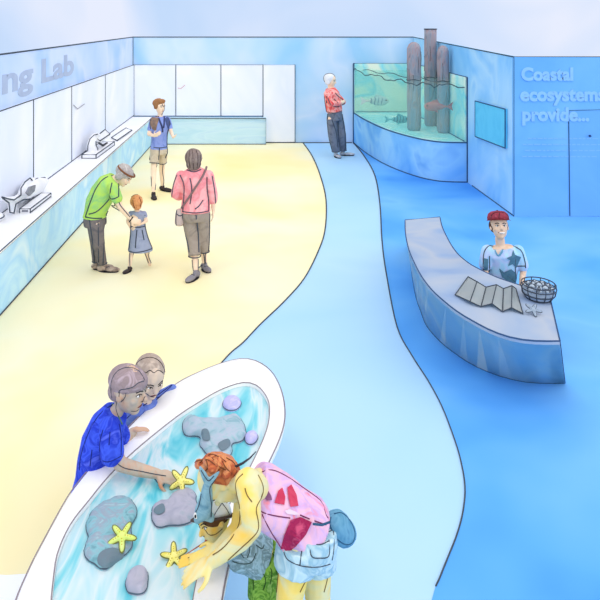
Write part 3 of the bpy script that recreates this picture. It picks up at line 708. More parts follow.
def shoe(root, an, toe, s, mat, sole=True, r=.042):
    d = toe-an; d.z = 0; L_ = max(d.length, .16*s); d = nrm(d); sd = V((-d.y,d.x,0)); g = V((an.x,an.y,0))
    bm = bmesh.new()
    ell(bm, g-d*.02*s+V((0,0,.045*s)), d*.06*s, sd*r*s, V((0,0,.042*s)), 14, 10)
    ell(bm, g+d*(L_*.55)+V((0,0,.036*s)), d*L_*.52, sd*(r+.004)*s, V((0,0,.033*s)), 16, 10)
    capsule(bm, g+V((0,0,.05*s)), g+V((0,0,.085*s)), .043*s, .038*s)
    o = fuse('shoe', bm, mat, root, .008, 3)
    zt = .006; bm = bmesh.new(); P = []
    for a in range(20):
        t_ = a*math.pi/10; P.append(g+d*(L_*.45-.02*s)+d*math.cos(t_)*(L_*.58)+sd*math.sin(t_)*(r+.005)*s+V((0,0,.010*s)))
    tube(bm, P, .0085*s, 6, True); bm.faces.new([bm.verts.new(p) for p in P]); build('sole', bm, BLACK, o)
    line('lace', [g+d*(L_*k)+sd*j*.025*s+V((0,0,.075*s-.03*s*k)) for k, j in ((.3,-1),(.36,1),(.45,-1),(.5,1))], .005*s, INK, o)
    return o
def up_leg(bm, hip, kn, an, s, foot=None, tr=.078, kr=.052, cr_=.05, ar=.034):
    m = kn.lerp(an, .3); calf_back = V((0,0,0))
    chain(bm, [hip, hip.lerp(kn,.5), kn, m, an], [tr*s, (tr+kr)/2*s*1.02, kr*s, cr_*s, ar*s], 14)
    if foot: ell(bm, V((an.x,an.y,.03*s)).lerp(V((foot.x,foot.y,.03*s)),.5), (foot-an).normalized()*.10*s, V((0,0,.03*s)), nrm((foot-an).cross(V((0,0,1))))*.038*s, 12, 8)
def arm(bm, sh, el_, wr, s, k=1):
    chain(bm, [sh, sh.lerp(el_,.45), el_, el_.lerp(wr,.3), wr], [.046*s*k, .043*s*k, .036*s*k, .036*s*k, .024*s*k], 12)
def torso(bm, pts, f, s, grow=0, flat=True):
    """pts: list of (centre, half width, half depth); f: rough facing; spine follows the points"""
    secs = []
    for i, (c, w_, d_) in enumerate(pts):
        a = pts[max(0,i-1)][0]; b = pts[min(len(pts)-1,i+1)][0]; ax = nrm(b-a); x = nrm(ax.cross(f)); y = nrm(x.cross(ax))
        secs.append((c, x*(w_*s+grow), y*(d_*s+grow)))
    loft(bm, secs, 24)
def leg_cloth(bm, hip, kn, an, upto, s, r0, r1, r2, ex=.012):
    """trouser leg: upto 0..1 knee, 1..2 ankle"""
    chain_pts = [hip]; rs = [r0*s+ex]
    if upto <= 1: chain_pts.append(hip.lerp(kn, upto)); rs.append(r1*s+ex)
    else: chain_pts += [kn, kn.lerp(an, upto-1)]; rs += [r1*s+ex, r2*s+ex]
    secs = []
    for i, p in enumerate(chain_pts):
        a = chain_pts[max(0,i-1)]; b = chain_pts[min(len(chain_pts)-1,i+1)]; u, v = perp(b-a, V((0,1,.01))); secs.append((p, u*rs[i], v*rs[i]))
    loft(bm, secs, 18)
    return chain_pts[-1], rs[-1]
def hem(parent, c, ax, r, lr, ry=None):
    u, v = perp(ax, V((0,1,.01))); ry = ry or r
    return line('hem', [c+u*r*math.cos(a*.349)+v*ry*math.sin(a*.349) for a in range(18)], lr, INK, parent, closed=True)

# ---------- 1 man in shorts, blue top -----------------------------------------
def man_in_shorts():
    Y = 13.1; p = lambda x, y, d=0: Q(x, y, Y+d)
    fL = G(153.5,197.5); fR = G(162.5,190.5); s = 1.0; f = nrm(V((.75,-.65,0)))
    t = thing('person', V((fL.x+.05,Y,0)), 'man in a blue top and khaki shorts standing in the back left corner', 'person')
    bm = bmesh.new(); hL, hR = p(155.5,150,-.05), p(162.5,150,.08); kL, kR = Q(153.5,171,12.97), Q(161.8,169.5,13.3)
    aL, aR = V((fL.x,fL.y,.09)), V((fR.x,fR.y,.09))
    up_leg(bm, hL, kL, aL, s); up_leg(bm, hR, kR, aR, s)
    tp = [(p(159,150),.155,.115),(p(159.3,143),.15,.11),(p(159.5,133),.155,.115),(p(160,123),.18,.12),(p(160.2,117.5),.13,.08)]
    torso(bm, tp, f, s); capsule(bm, p(160,119), p(160.3,112), .055, .05)
    sL, sR = p(153,120,-.05), p(167.5,120,.1); eL, eR = p(148.8,134,-.15), p(171,131.5,.0); wL, wR = p(154.5,136,-.32), p(173,137,-.25)
    arm(bm, sL, eL, wL, s); arm(bm, sR, eR, wR, s)
    hand(bm, wL, p(158,134,-.36)-wL, V((0,1,.2)), 1.05, .8); hand(bm, wR, p(175,137.5,-.4)-wR, V((-.6,.2,.8)), 1.05, .6, -1)
    hd = head(bm, p(159.6,107), f, V((0,0,1)), .275)
    b = fuse('body', bm, SKIN, t, .011, 5); face(b, hd, .275, t)
    c = hd[0]; bm = bmesh.new(); ell(bm, c+V((0,0,.07))-f*.03, hd[3]*.108, f*.125, V((0,0,.09)), 18, 12); ell(bm, c+V((0,0,.11))+f*.05, hd[3]*.09, f*.06, V((0,0,.045)), 14, 10)
    for k in (-1,1): ell(bm, c+hd[3]*k*.088-f*.01+V((0,0,.02)), hd[3]*.02, f*.06, V((0,0,.06)), 10, 8)
    fuse('hair', bm, wash('hair_tawny', [(170,122,80),(150,104,68)], 20, stretch=(1,1,.3)), t, .01, 3, .006, 30)
    bm = bmesh.new(); torso(bm, [(p(159,149),.165,.125)]+tp[1:4]+[(p(160.2,116.5),.12,.08)], f, s, .014)
    M = wash('top_blue', [(122,146,214),(142,160,222),(112,134,204)], 6)
    chain(bm, [sL, sL.lerp(eL,.65)], [.062,.058]); chain(bm, [sR, sR.lerp(eR,.65)], [.062,.058]); o = fuse('shirt', bm, M, t, .011, 4); T = bvh(o)
    patch('shoulder_yoke', o, [(151,118),(157,115),(159,119),(157,126),(156,131),(152,129),(150,124)], Y, wash('yoke_brown', [(156,128,104),(120,104,100)], 14), t, T=T)
    patch('shoulder_yoke', o, [(164,116),(169,118),(171,124),(168,129),(166,124)], Y, wash('yoke_navy', [(70,84,130),(86,98,140)], 14), t, T=T)
    stroke('strap', o, [(158,116),(160,122),(162,127),(162.5,132)], Y, .016, wash('strap_navy', [(62,70,108)]), t, T=T)
    stroke('strap', o, [(164,117),(164,123),(163.5,128)], Y, .014, wash('strap_navy', [(62,70,108)]), t, T=T)
    for q in ([(150.5,119),(150,125),(151,133),(150.5,140),(150.8,146)],[(169.5,121),(169,130),(168.5,139),(168.5,146)],[(150.5,146.5),(159,148),(168.5,146.5)]): stroke('seam', o, q, Y, .009, INK, t, T=T)
    bm = bmesh.new(); torso(bm, [(p(159,144.5),.15,.115),(p(159,151),.175,.13),(p(159,154),.17,.125)], f, s, .012)
    eA = leg_cloth(bm, hL, kL, aL, .62, s, .088, .078, 0); eB = leg_cloth(bm, hR, kR, aR, .62, s, .088, .078, 0)
    o = fuse('shorts', bm, wash('khaki', [(196,180,158),(210,196,172),(180,166,148)], 7), t, .011, 4); T = bvh(o)
    hem(o, eA[0], kL-hL, eA[1]-.004, .008); hem(o, eB[0], kR-hR, eB[1]-.004, .008)
    for q in ([(150.5,147),(149.8,153),(150,160)],[(168.5,147),(168.8,153),(168,160)],[(159.5,148),(159,154),(158.5,160)]): stroke('seam', o, q, Y, .009, INK, t, T=T)
    T = bvh(b)
    for q in ([(150.8,162),(150.5,171),(151.5,180),(151.5,190)],[(157,162),(156.3,171),(156,180),(155,190)],[(165.5,162),(165,170),(164.5,178),(163,186)]): stroke('leg_line', b, q, 13.1, .0075, INK, t, T=T)
    for q in ([(161.5,103),(163,106),(164.5,109),(163,112),(161.5,115)],): stroke('face_line', b, q, 13.1, .006, INK, t, T=T)
    shoe(t, aL, aL+V((.06,-.24,0)), s, wash('shoe_dark', [(74,64,64),(54,48,52)], 10)); shoe(t, aR, aR+V((.2,-.16,0)), s, wash('shoe_dark', [(74,64,64)]))
man_in_shorts()

# ---------- 2 stooping person in green ------------------------------------------
def stooping_green():
    Y = 9.0; p = lambda x, y, d=0: Q(x, y, Y+d); s = 1.0; f = V((1,-.12,0))
    g1 = G(97,269.5); g2 = G(101,271.5)
    t = thing('person', V((g1.x,Y,0)), 'stooping grey-haired person in a green t-shirt leaning over the little girl', 'person')
    bm = bmesh.new(); hA, hB = p(94.5,223,.09), p(96,224,-.09); kA, kB = p(96,243,.08), p(98.5,244,-.10)
    aA, aB = V((g1.x,g1.y,.09)), V((g2.x+.02,g2.y,.09))
    up_leg(bm, hA, kA, aA, s, tr=.085); up_leg(bm, hB, kB, aB, s, tr=.085)
    tp = [(p(95,221),.135,.10),(p(95,213),.15,.122),(p(98,203),.165,.145),(p(103,193),.175,.15),(p(109,184),.17,.135),(p(114,178.5),.11,.085)]
    torso(bm, tp, V((1,0,-.5)), s); capsule(bm, p(113,180), p(120,177.5), .058, .052)
    sA, sB = p(112,184,.17), p(113,187,-.18); eA, eB = p(117,204,.22), p(120,207,-.20); wA, wB = p(127,216,.16), p(131,219.5,-.12)
    arm(bm, sA, eA, wA, s); arm(bm, sB, eB, wB, s)
    hand(bm, wA, V((.8,-.2,-.3)), V((0,-1,-.2)), 1.05, .7); hand(bm, wB, V((.8,.25,-.35)), V((0,1,-.3)), 1.1, .8, -1)
    hf = nrm(V((.80,-.28,-.55))); hu = nrm(V((.5,0,.86))); HS = .255
    hd = head(bm, p(124,176.5), hf, hu, HS); b = fuse('body', bm, SKIN, t, .011, 5); face(b, hd, HS, t)
    c, f_, u_, r_ = hd
    bm = bmesh.new(); ell(bm, c+u_*.052-f_*.028, r_*.108, f_*.125, u_*.098, 18, 12)
    for k in (-1,1): ell(bm, c+r_*k*.086-f_*.03-u_*.01, r_*.022, f_*.06, u_*.06, 10, 8)
    fuse('hair', bm, wash('hair_silver', [(196,190,184),(168,160,156),(212,208,200)], 18), t, .01, 3, .006, 30)
    q = [c+u_*.075+r_*math.cos(a*.314)*.112+f_*(math.sin(a*.314)*.125-.012) for a in range(20)]
    line('headband', q, .012, wash('band_brown', [(128,84,60)]), t, True)
    bm = bmesh.new(); torso(bm, [(p(95,216.5),.165,.14)]+tp[1:5]+[(p(115,178.5),.10,.08)], V((1,0,-.5)), s, .016)
    for sh, e in ((sA,eA),(sB,eB)): chain(bm, [sh, sh.lerp(e,.55)], [.072,.074])
    o = fuse('shirt', bm, wash('tee_green', [(160,212,110),(182,222,100),(146,206,128),(192,222,92)], 3.5, dist=1.5), t, .011, 4); T = bvh(o)
    for q in ([(116,175),(105,178),(97,187),(92,198),(88,209),(85.5,217)],[(85.5,217),(95,218.5),(105,217.5),(108,211)],[(110,198),(113,199),(118,197)],[(112,183),(110.5,190),(110,198)],[(118,184),(118.5,190),(118.5,197)],[(109,199),(103,206),(96,212),(89,214)]): stroke('seam', o, q, Y, .0075, INK, t, T=T)
    bm = bmesh.new(); torso(bm, [(p(95,211),.14,.12),(p(95,220),.162,.13),(p(95.3,225),.158,.128)], V((1,0,0)), s, .016)
    e1 = leg_cloth(bm, hA, kA, aA, 1.93, s, .088, .062, .046, .014); e2 = leg_cloth(bm, hB, kB, aB, 1.93, s, .088, .062, .046, .014)
    o = fuse('trousers', bm, wash('trousers_grey', [(104,100,104),(124,116,114),(92,90,98)], 6), t, .011, 4); T = bvh(o)
    hem(o, e1[0], V((0,0,1)), e1[1], .007); hem(o, e2[0], V((0,0,1)), e2[1], .007)
    for q in ([(89.5,220),(92,236),(93.5,250),(94.5,262)],[(105,219),(104.5,236),(103.5,250),(103,264)],[(98,222),(98.5,240),(98.5,262)]): stroke('seam', o, q, Y, .0075, INK, t, T=T)
    T = bvh(b)
    for q in ([(118,198),(119.5,204),(124,210),(130,217)],[(113,199),(116,207),(122,214),(129,221)]): stroke('arm_line', b, q, Y, .006, INK, t, T=T)
    q = c+f_*.10; line('watch', [wB+nrm(V((.3,1,.4)))*.031*math.cos(a*.4)+nrm(V((.6,-.1,.8)))*.031*math.sin(a*.4) for a in range(16)], .008, BLACK, t, True)
    M = wash('shoe_beige', [(210,190,170),(120,104,96)], 12)
    shoe(t, aA, aA+V((.21,0,0)), s, M); shoe(t, aB, aB+V((.22,-.03,0)), s, M)
stooping_green()

# ---------- 3 little girl ---------------------------------------------------------
def girl():
    Y = 9.15; p = lambda x, y, d=0: Q(x, y, Y+d); s = .62; f = nrm(V((-.45,.85,0)))
    g1 = G(129.5,271.5); g2 = V(p(149,264,.05)); 
    t = thing('person', V((p(138,271).x,Y,0)), 'little red-haired girl in a grey-blue dress, one heel lifted', 'person')
    bm = bmesh.new(); hA, hB = p(134,236), p(142,236); kA, kB = p(131.5,252,-.02), p(146,250,.02); aA = V((p(131,268).x, g1.y, .06)); aB = p(149,262,.12)
    up_leg(bm, hA, kA, aA, s, tr=.08); chain(bm, [hB,kB,aB], [.055,.036,.023])
    ell(bm, aB+V((.01,.0,-.035)), V((.022,0,0)), V((0,.035,.0)), V((0.01,-.02,.055)), 12, 8)
    tp = [(p(138,236),.15,.11),(p(138,226),.14,.105),(p(138,216),.16,.105),(p(138,211.5),.10,.07)]
    torso(bm, tp, f, s); capsule(bm, p(137.5,213), p(136.8,207), .034, .032)
    sA, sB = p(131,213.5), p(144,213.5); eA, eB = p(127.5,221,-.05), p(146.5,221,-.03); wA, wB = p(129.5,226,-.02), p(141.5,224,-.10)
    arm(bm, sA, eA, wA, s); arm(bm, sB, eB, wB, s); hand(bm, wA, V((.2,.5,-.6)), V((1,0,0)), .62, .6); hand(bm, wB, V((-1,0,-.15)), V((0,1,0)), .62, .5, -1)
    hd = head(bm, p(136,202.5), f, V((0,0,1)), .195); b = fuse('body', bm, SKIN, t, .0085, 4); face(b, hd, .195, t)
    c, f_, u_, r_ = hd; bm = bmesh.new(); ell(bm, c+u_*.02-f_*.018, r_*.083, f_*.088, u_*.085, 18, 12); ell(bm, c-f_*.05-u_*.04, r_*.06, f_*.04, u_*.045, 12, 8)
    o = fuse('hair', bm, wash('hair_ginger', [(214,140,90),(232,168,112),(196,120,78)], 22), t, .008, 3, .004, 34); T = bvh(o)
    for q in ([(131,197),(134,194.5),(138,195)],[(133,200),(133.5,205),(135,208)],[(139,197),(141,202),(140,207)]): stroke('hair_strand', o, q, Y, .005, wash('strand_brown', [(120,74,50)]), t, T=T)
    bm = bmesh.new(); secs = [(p(137.5,211),.062,.05),(p(137.8,214),.098,.066),(p(137.5,221),.092,.068),(p(138,227),.094,.072),(p(139,238),.125,.10),(p(140.5,250.5),.165,.14)]
    loft(bm, [(c_, V((a,0,0)), V((0,b_,0))) for c_, a, b_ in secs], 28); chain(bm, [sA, sA.lerp(eA,.35)], [.036,.036]); chain(bm, [sB, sB.lerp(eB,.35)], [.036,.036])
    o = fuse('dress', bm, wash('dress_slate', [(146,156,184),(160,170,194),(134,144,174)], 6), t, .009, 3); T = bvh(o)
    for q in ([(131,226),(138,227.5),(145,226)],[(129,251),(135,252.5),(145,251),(152,248.5)],[(131,215),(131,222),(130.5,236),(129,250)],[(145,215),(145,226),(148,238),(152,248)],[(137,230),(136,240),(135.5,248)],[(142,230),(144,240)]): stroke('seam', o, q, Y, .0065, INK, t, T=T)
    T = bvh(b)
    for q in ([(130,253),(129.8,260),(130,267)],[(133.5,253),(133.5,260),(132.5,267)],[(144.5,252),(147,258),(148.5,263)],[(148.5,251),(150,257),(151,263)]): stroke('leg_line', b, q, Y, .0055, INK, t, T=T)
    shoe(t, aA, aA+V((-.06,-.12,0)), .65, wash('shoe_dark', [(74,64,64)]))
girl()

# ---------- 4 woman in pink ----------------------------------------------------------
def woman_pink():
    Y = 9.0; p = lambda x, y, d=0: Q(x, y, Y+d); s = 1.0; f = nrm(V((-.1,1,0)))
    g1 = G(196,278); g2 = G(206,270)
    t = thing('person', V((p(196,278).x,Y,0)), 'woman in a pink jumper seen from behind with a shoulder bag', 'person')
    bm = bmesh.new(); hA, hB = p(190,214), p(202,214); kA, kB = p(193,238,-.02), p(202.5,237,.06)
    aA = V((g1.x,g1.y,.09)); aB = V((g2.x-.02,g2.y,.09))
    up_leg(bm, hA, kA, aA, s, tr=.088); up_leg(bm, hB, kB, aB, s, tr=.088)
    tp = [(p(196,217),.17,.12),(p(196,209),.175,.125),(p(195.5,196),.15,.11),(p(195,181),.17,.12),(p(194.5,173),.17,.10),(p(194,169),.08,.06)]
    torso(bm, tp, f, s); capsule(bm, p(194,171), p(193.5,164), .052, .05)
    sA, sB = p(181,176), p(208.5,175.5); eA, eB = p(175.5,194,-.02), p(213,194); wA, wB = p(183,199,.22), p(213.5,211,.03)
    arm(bm, sA, eA, wA, s); arm(bm, sB, eB, wB, s); hand(bm, wA, V((.5,1,.2)), V((1,0,0)), 1, .6); hand(bm, wB, V((-.1,0,-1)), V((-1,0,0)), 1.0, .5)
    hd = head(bm, p(193.5,159.5), f, V((0,0,1)), .265); b = fuse('body', bm, SKIN, t, .011, 5); face(b, hd, .265, t)
    c, f_, u_, r_ = hd; bm = bmesh.new(); ell(bm, c+u_*.03-f_*.025, r_*.112, f_*.125, u_*.118, 20, 14); ell(bm, c-f_*.06-u_*.05, r_*.10, f_*.06, u_*.085, 14, 10)
    o = fuse('hair', bm, wash('hair_taupe', [(150,132,124),(130,114,108),(166,150,140)], 12, stretch=(2,2,.5)), t, .01, 3, .005, 26); T = bvh(o)
    for q in ([(187,153),(186,160),(188,167)],[(190,150),(189,158),(190,168)],[(196,150),(198,158),(197,168)],[(192,149),(193,158),(193.5,169)],[(200,155),(200.5,161),(199,167)]): stroke('hair_strand', o, q, Y, .005, wash('strand_dark', [(84,70,70)]), t, T=T)
    M = wash('jumper_pink', [(248,160,162),(252,186,186),(242,144,150),(250,172,180)], 4.5, dist=1.3)
    bm = bmesh.new(); torso(bm, [(p(195.5,211.5),.178,.135)]+tp[2:5]+[(p(194,168),.07,.06)], f, s, .018)
    for sh, e, w_, k in ((sA,eA,wA,.45),(sB,eB,wB,.35)): chain(bm, [sh, e, e.lerp(w_,k)], [.072,.062,.058])
    o = fuse('jumper', bm, M, t, .011, 4); T = bvh(o)
    for q in ([(180,175),(184,184),(184,196),(183,211)],[(207,177),(207,190),(208.5,200),(208.5,211)],[(182.5,211.5),(196,213),(208.5,211)],[(187,170),(194,172),(201,169.5)],[(177,175),(173.5,185),(172,197)],[(212,176),(214.5,190),(215.5,203)],[(190,178),(192,190),(190,204)],[(203,200),(199,206),(195,209)]): stroke('seam', o, q, Y, .007, INK, t, T=T)
    sp = spline([(206.5,168),(202,177),(195,188),(188,199),(182,208)], 5); P = [stick(T, q.x, q.y, Y, .008) for q in sp]
    fr2 = [P[0]+V((0,.10,.01)), P[0]+V((-.03,.26,-.1))]
    bag = thing('shoulder_bag', p(180.5,226,-.02), 'small pale grey-pink shoulder bag at the hip of the woman in pink', 'bag')
    bm = bmesh.new(); tube(bm, fr2[::-1]+P, .014, 8); build('strap', bm, wash('strap_grey', [(136,112,112)]), bag, True)
    bm = bmesh.new(); c0 = p(180.5,209,-.03); loft(bm, [(c0, V((.05,0,0)), V((0,.035,0))),(c0-V((.01,0,.06)), V((.058,0,0)), V((0,.05,0))),(c0-V((.015,0,.18)), V((.062,0,0)), V((0,.055,0))),(c0-V((.012,0,.215)), V((.045,0,0)), V((0,.035,0)))], 18)
    bo = fuse('pouch', bm, wash('bag_grey', [(196,176,172),(212,194,186)], 8), bag, .009, 4); T2 = bvh(bo)
    for q in ([(177,210),(176,218),(176.5,225),(180,226.5),(184,225)],[(177,214),(180,216),(184,214)]): stroke('seam', bo, q, Y, .006, INK, bag, T=T2)
    bm = bmesh.new(); torso(bm, [(p(196,207),.16,.12),(p(196,216),.175,.135),(p(196,220),.165,.12)], f, s, .014)
    e1 = leg_cloth(bm, hA, kA, aA, 1.55, s, .092, .075, .064, .014); e2 = leg_cloth(bm, hB, kB, aB, 1.55, s, .092, .075, .062, .014)
    o = fuse('cropped_trousers', bm, wash('trousers_taupe', [(150,138,128),(164,152,140),(134,124,118)], 6), t, .011, 4); T = bvh(o)
    hem(o, e1[0], V((0,0,1)), e1[1], .007); hem(o, e2[0], V((0,0,1)), e2[1], .007)
    for q in ([(182.5,214),(184,228),(188,244),(190,257)],[(209.5,214),(209.5,228),(209,242),(208.5,251)],[(196,215),(198,232),(198.5,246),(199,256)]): stroke('seam', o, q, Y, .0075, INK, t, T=T)
    T = bvh(b)
    for q in ([(192.3,260),(193,267),(194,273)],[(198,259),(198,266),(198,272)],[(203.5,252),(204.5,260),(205,266)],[(208,252),(208,260),(208,266)]): stroke('leg_line', b, q, Y, .006, INK, t, T=T)
    M = wash('shoe_grey', [(150,146,152),(130,126,134)], 10); shoe(t, aA, aA+V((-.10,-.20,0)), s, M); shoe(t, aB, aB+V((.08,-.14,0)), s, M)
woman_pink()

# ---------- 5 man in red ------------------------------------------------------------------
def man_red():
    Y = 16.6; p = lambda x, y, d=0: Q(x, y, Y+d); s = 1.12; f = nrm(V((.8,.35,0)))
    g1 = G(336,157); g2 = G(343,155.5)
    t = thing('person', V((p(338,157).x,Y,0)), 'white-haired man in a red top with folded arms, beside the aquarium', 'person')
    bm = bmesh.new(); hA, hB = p(332,119,-.05), p(338,119,.06); kA, kB = p(333,135,-.05), p(341.5,135,.03)
    aA = V((g1.x,g1.y,.1)); aB = V((g2.x,g2.y,.1)); up_leg(bm, hA, kA, aA, s, tr=.09); up_leg(bm, hB, kB, aB, s, tr=.09)
    tp = [(p(335,117),.15,.11),(p(334.5,110),.165,.125),(p(333,101),.18,.15),(p(331.5,93),.19,.13),(p(330.5,88.5),.11,.08)]
    torso(bm, tp, f, s); capsule(bm, p(330.5,90), p(330,85), .06, .058)
    sA, sB = p(327,94,-.2), p(334.5,93.5,.15); eA, eB = p(331.5,104,-.32), p(343,102,.05); wA, wB = p(341,103,-.22), p(338,98.5,.15)
    arm(bm, sA, eA, wA, s); arm(bm, sB, eB, wB, s); hand(bm, wA, V((.7,.5,.3)), V((0,1,0)), 1.1, .7); hand(bm, wB, V((-.6,-.2,0)), V((0,-1,0)), 1.1, .7, -1)
    hd = head(bm, p(330.5,81), nrm(V((.75,-.35,-.1))), V((0,0,1)), .325); b = fuse('body', bm, SKIN, t, .012, 5); face(b, hd, .325, t)
    c, f_, u_, r_ = hd; bm = bmesh.new(); ell(bm, c+u_*.055-f_*.035, r_*.132, f_*.14, u_*.125, 18, 12)
    for k in (-1,1): ell(bm, c+r_*k*.105-f_*.035-u_*.02, r_*.024, f_*.07, u_*.075, 10, 8)
    o = fuse('hair', bm, wash('hair_white', [(238,240,244),(216,220,228)], 14), t, .011, 3, .005, 26); T = bvh(o)
    for q in ([(325.5,86),(323.5,80),(325,75),(330,73.5),(334,75),(336.5,80)],): stroke('hair_strand', o, q, Y, .010, INK, t, T=T)
    bm = bmesh.new(); torso(bm, [(p(334.5,112),.18,.145)]+tp[2:4]+[(p(330.5,88),.10,.08)], f, s, .018)
    for sh, e, w_ in ((sA,eA,wA),(sB,eB,wB)): chain(bm, [sh, e, e.lerp(w_,.85)], [.082,.068,.055])
    o = fuse('jumper', bm, wash('jumper_red', [(226,70,76),(240,116,112),(250,190,184),(220,56,66)], 4.5, dist=1.6, lo=.35, hi=.7), t, .012, 3); T = bvh(o)
    for q in ([(323.5,92),(322.5,99),(323.5,107),(326,111.5)],[(325.5,111.5),(334,113),(341.5,111)],[(328,98),(331,105),(337,107),(343,105)],[(335,93),(339,97),(344,101),(344,106)],[(327,96),(326.5,103)],[(334,99),(338,103)]): stroke('seam', o, q, Y, .010, INK, t, T=T)
    bm = bmesh.new(); torso(bm, [(p(334.8,109),.16,.13),(p(335,117),.175,.14),(p(335,120),.165,.13)], f, s, .014)
    e1 = leg_cloth(bm, hA, kA, aA, 1.93, s, .094, .084, .068, .016); e2 = leg_cloth(bm, hB, kB, aB, 1.93, s, .094, .084, .066, .016)
    o = fuse('trousers', bm, wash('trousers_slate', [(96,104,122),(116,124,140),(84,90,110)], 5), t, .012, 4); T = bvh(o)
    hem(o, e1[0], V((0,0,1)), e1[1], .008); hem(o, e2[0], V((0,0,1)), e2[1], .008)
    for q in ([(324.5,114),(326,126),(329.5,140),(333,153)],[(343,114),(344.5,126),(345,140),(345.5,152)],[(332,120),(336.5,134),(338,153)],[(339,118),(338,128),(339,142)]): stroke('seam', o, q, Y, .011, INK, t, T=T)
    M = wash('shoe_pale', [(206,208,214),(150,150,160)], 14); shoe(t, aA, aA+V((.08,-.22,0)), 1.1, M); shoe(t, aB, aB+V((.27,-.04,0)), 1.1, M)
man_red()

# ---------- 6 attendant behind the desk ---------------------------------------------------
def attendant():
    Y = 7.42; p = lambda x, y, d=0: Q(x, y, Y+d); s = .95; f = nrm(V((-.12,-1,0)))
    X0 = p(503,300).x
    st = thing('stool', V((X0,Y+.12,0)), 'low round stool the capped attendant sits on behind the desk', 'stool')
    bm = bmesh.new(); c = V((X0,Y+.12,.30)); loft(bm, [(c-V((0,0,.04)), V((.17,0,0)), V((0,.17,0))),(c, V((.17,0,0)), V((0,.17,0)))], 24); build('seat', bm, wash('stool_blue', [(110,140,180)]), st)
    for k in range(4):
        a = k*1.5708+.785; bm = bmesh.new(); d = V((math.cos(a),math.sin(a),0)); tube(bm, [c+d*.12-V((0,0,.04)), V((c.x,c.y,.0))+d*.16], .012, 8); build('leg', bm, INK, st)
    t = thing('person', V((X0,Y,0)), 'smiling attendant in red cap and pale blue t-shirt behind the reception desk', 'person')
    bm = bmesh.new(); z0 = .385; pel = V((X0,Y+.10,z0))
    tp = [(pel,.17,.12),(V((X0,Y+.07,.50)),.155,.11),(p(503,262,.02),.165,.11),(p(502,253,0),.185,.11),(p(501,246),.12,.07)]
    torso(bm, tp, f, s); capsule(bm, p(500.8,248), p(499.8,239), .05, .05)
    for k in (-1,1):
        h = V((X0+k*.09,Y+.06,.385)); kn = V((X0+k*.13,Y-.24,.43)); an = V((X0+k*.13,Y-.16,.09)); up_leg(bm, h, kn, an, s, V((X0+k*.14,Y-.30,.03)), tr=.08)
    sL, sR = p(487.5,251), p(518,251); eL, eR = p(484.5,269,-.02), p(523.5,270,.0); wL, wR = p(488,283,-.12), p(521,287,-.14)
    arm(bm, sL, eL, wL, s); arm(bm, sR, eR, wR, s); hand(bm, wL, V((.5,-.8,-.1)), V((0,0,-1)), .95, .5); hand(bm, wR, V((-.5,-.8,-.1)), V((0,0,-1)), .95, .5, -1)
    f = nrm(V((-.12,-1,.34))); HS = .27; hd = head(bm, p(499.3,227), f, V((0,.34,1)), HS); b = fuse('body', bm, wash('skin_warm', [(240,214,188),(228,196,168),(214,204,200)], 8), t, .009, 4)
    face(b, hd, HS, t, smile=True, lips=(120,56,56), lr=.0034)
    c, f_, u_, r_ = hd
    bm = bmesh.new()
    tube(bm, [c+r_*a*HS-u_*(.235-.5*a*a)*HS+f_*.405*HS for a in (-.1,-.05,0,.05,.1)], .006, 8); build('teeth', bm, wash('teeth', [(246,244,240)]), t, True)
    bm = bmesh.new(); ell(bm, c+u_*.015-f_*.035, r_*.103, f_*.105, u_*.09, 18, 12); fuse('hair', bm, wash('hair_dark', [(70,52,50),(96,72,64)], 18), t, .009, 3)
    bm = bmesh.new(); cc = c+u_*.082-f_*.015
    secs = [(cc-u_*.012, r_*.112, f_*.118),(cc+u_*.02, r_*.112, f_*.118),(cc+u_*.055, r_*.10, f_*.105),(cc+u_*.078, r_*.07, f_*.075),(cc+u_*.086, r_*.02, f_*.02)]
    loft(bm, secs, 24); cap = build('cap', bm, wash('cap_red', [(170,70,84),(140,52,70),(190,96,104)], 16), t, True)
    bm = bmesh.new(); n = 14; top = []; 
    for j, (k, dz) in enumerate(((.9,.0),(1.15,-.004),(1.36,-.012))):
        top.append([bm.verts.new(cc-u_*.006+r_*.112*k**.35*math.cos(math.pi*i/n)+f_*.118*k*math.sin(math.pi*i/n)+u_*dz) for i in range(n+1)])
    for a, b_ in zip(top, top[1:]):
        for i in range(n): bm.faces.new((a[i],a[i+1],b_[i+1],b_[i]))
    bmesh.ops.solidify(bm, geom=bm.faces[:], thickness=.006); build('peak', bm, wash('cap_peak', [(150,56,66)]), cap, True)
    T = bvh(cap)
    for q in ([(491,219),(499,221),(508,219)],[(499.5,213),(499,217),(499,221)],[(491,218),(492,214.5),(496,212.5),(503,212.5),(507.5,215),(508.5,219)]): stroke('stitching', cap, q, Y, .0035, BLACK, cap, T=T)
    bm = bmesh.new(); ell(bm, cc+u_*.088, r_*.01, f_*.01, u_*.006, 8, 6); build('button', bm, BLACK, cap)
    M = wash('tee_pale_blue', [(150,204,236),(176,220,244),(190,206,240),(140,196,232)], 6)
    bm = bmesh.new(); torso(bm, [(V((X0,Y+.1,.37)),.175,.13)]+tp[1:4]+[(p(501.2,247.5),.13,.075)], V((-.12,-1,0)), s, .014)
    chain(bm, [sL, sL.lerp(eL,.75)], [.066,.068]); chain(bm, [sR, sR.lerp(eR,.75)], [.066,.068]); o = fuse('shirt', bm, M, t, .009, 3); T = bvh(o)
    patch('neck_opening', o, [(494,243),(505,242),(501.5,249),(498,255),(495.5,250)], Y, wash('skin_warm', [(240,214,188)]), t, T=T, off=.002)
    stroke('collar', o, [(492.5,243.5),(495,250),(498.5,256),(503,250),(507,242)], Y, .009, wash('collar_teal', [(104,160,190)]), t, T=T)
    MT = wash('print_teal', [(70,112,136),(92,136,156)], 12)
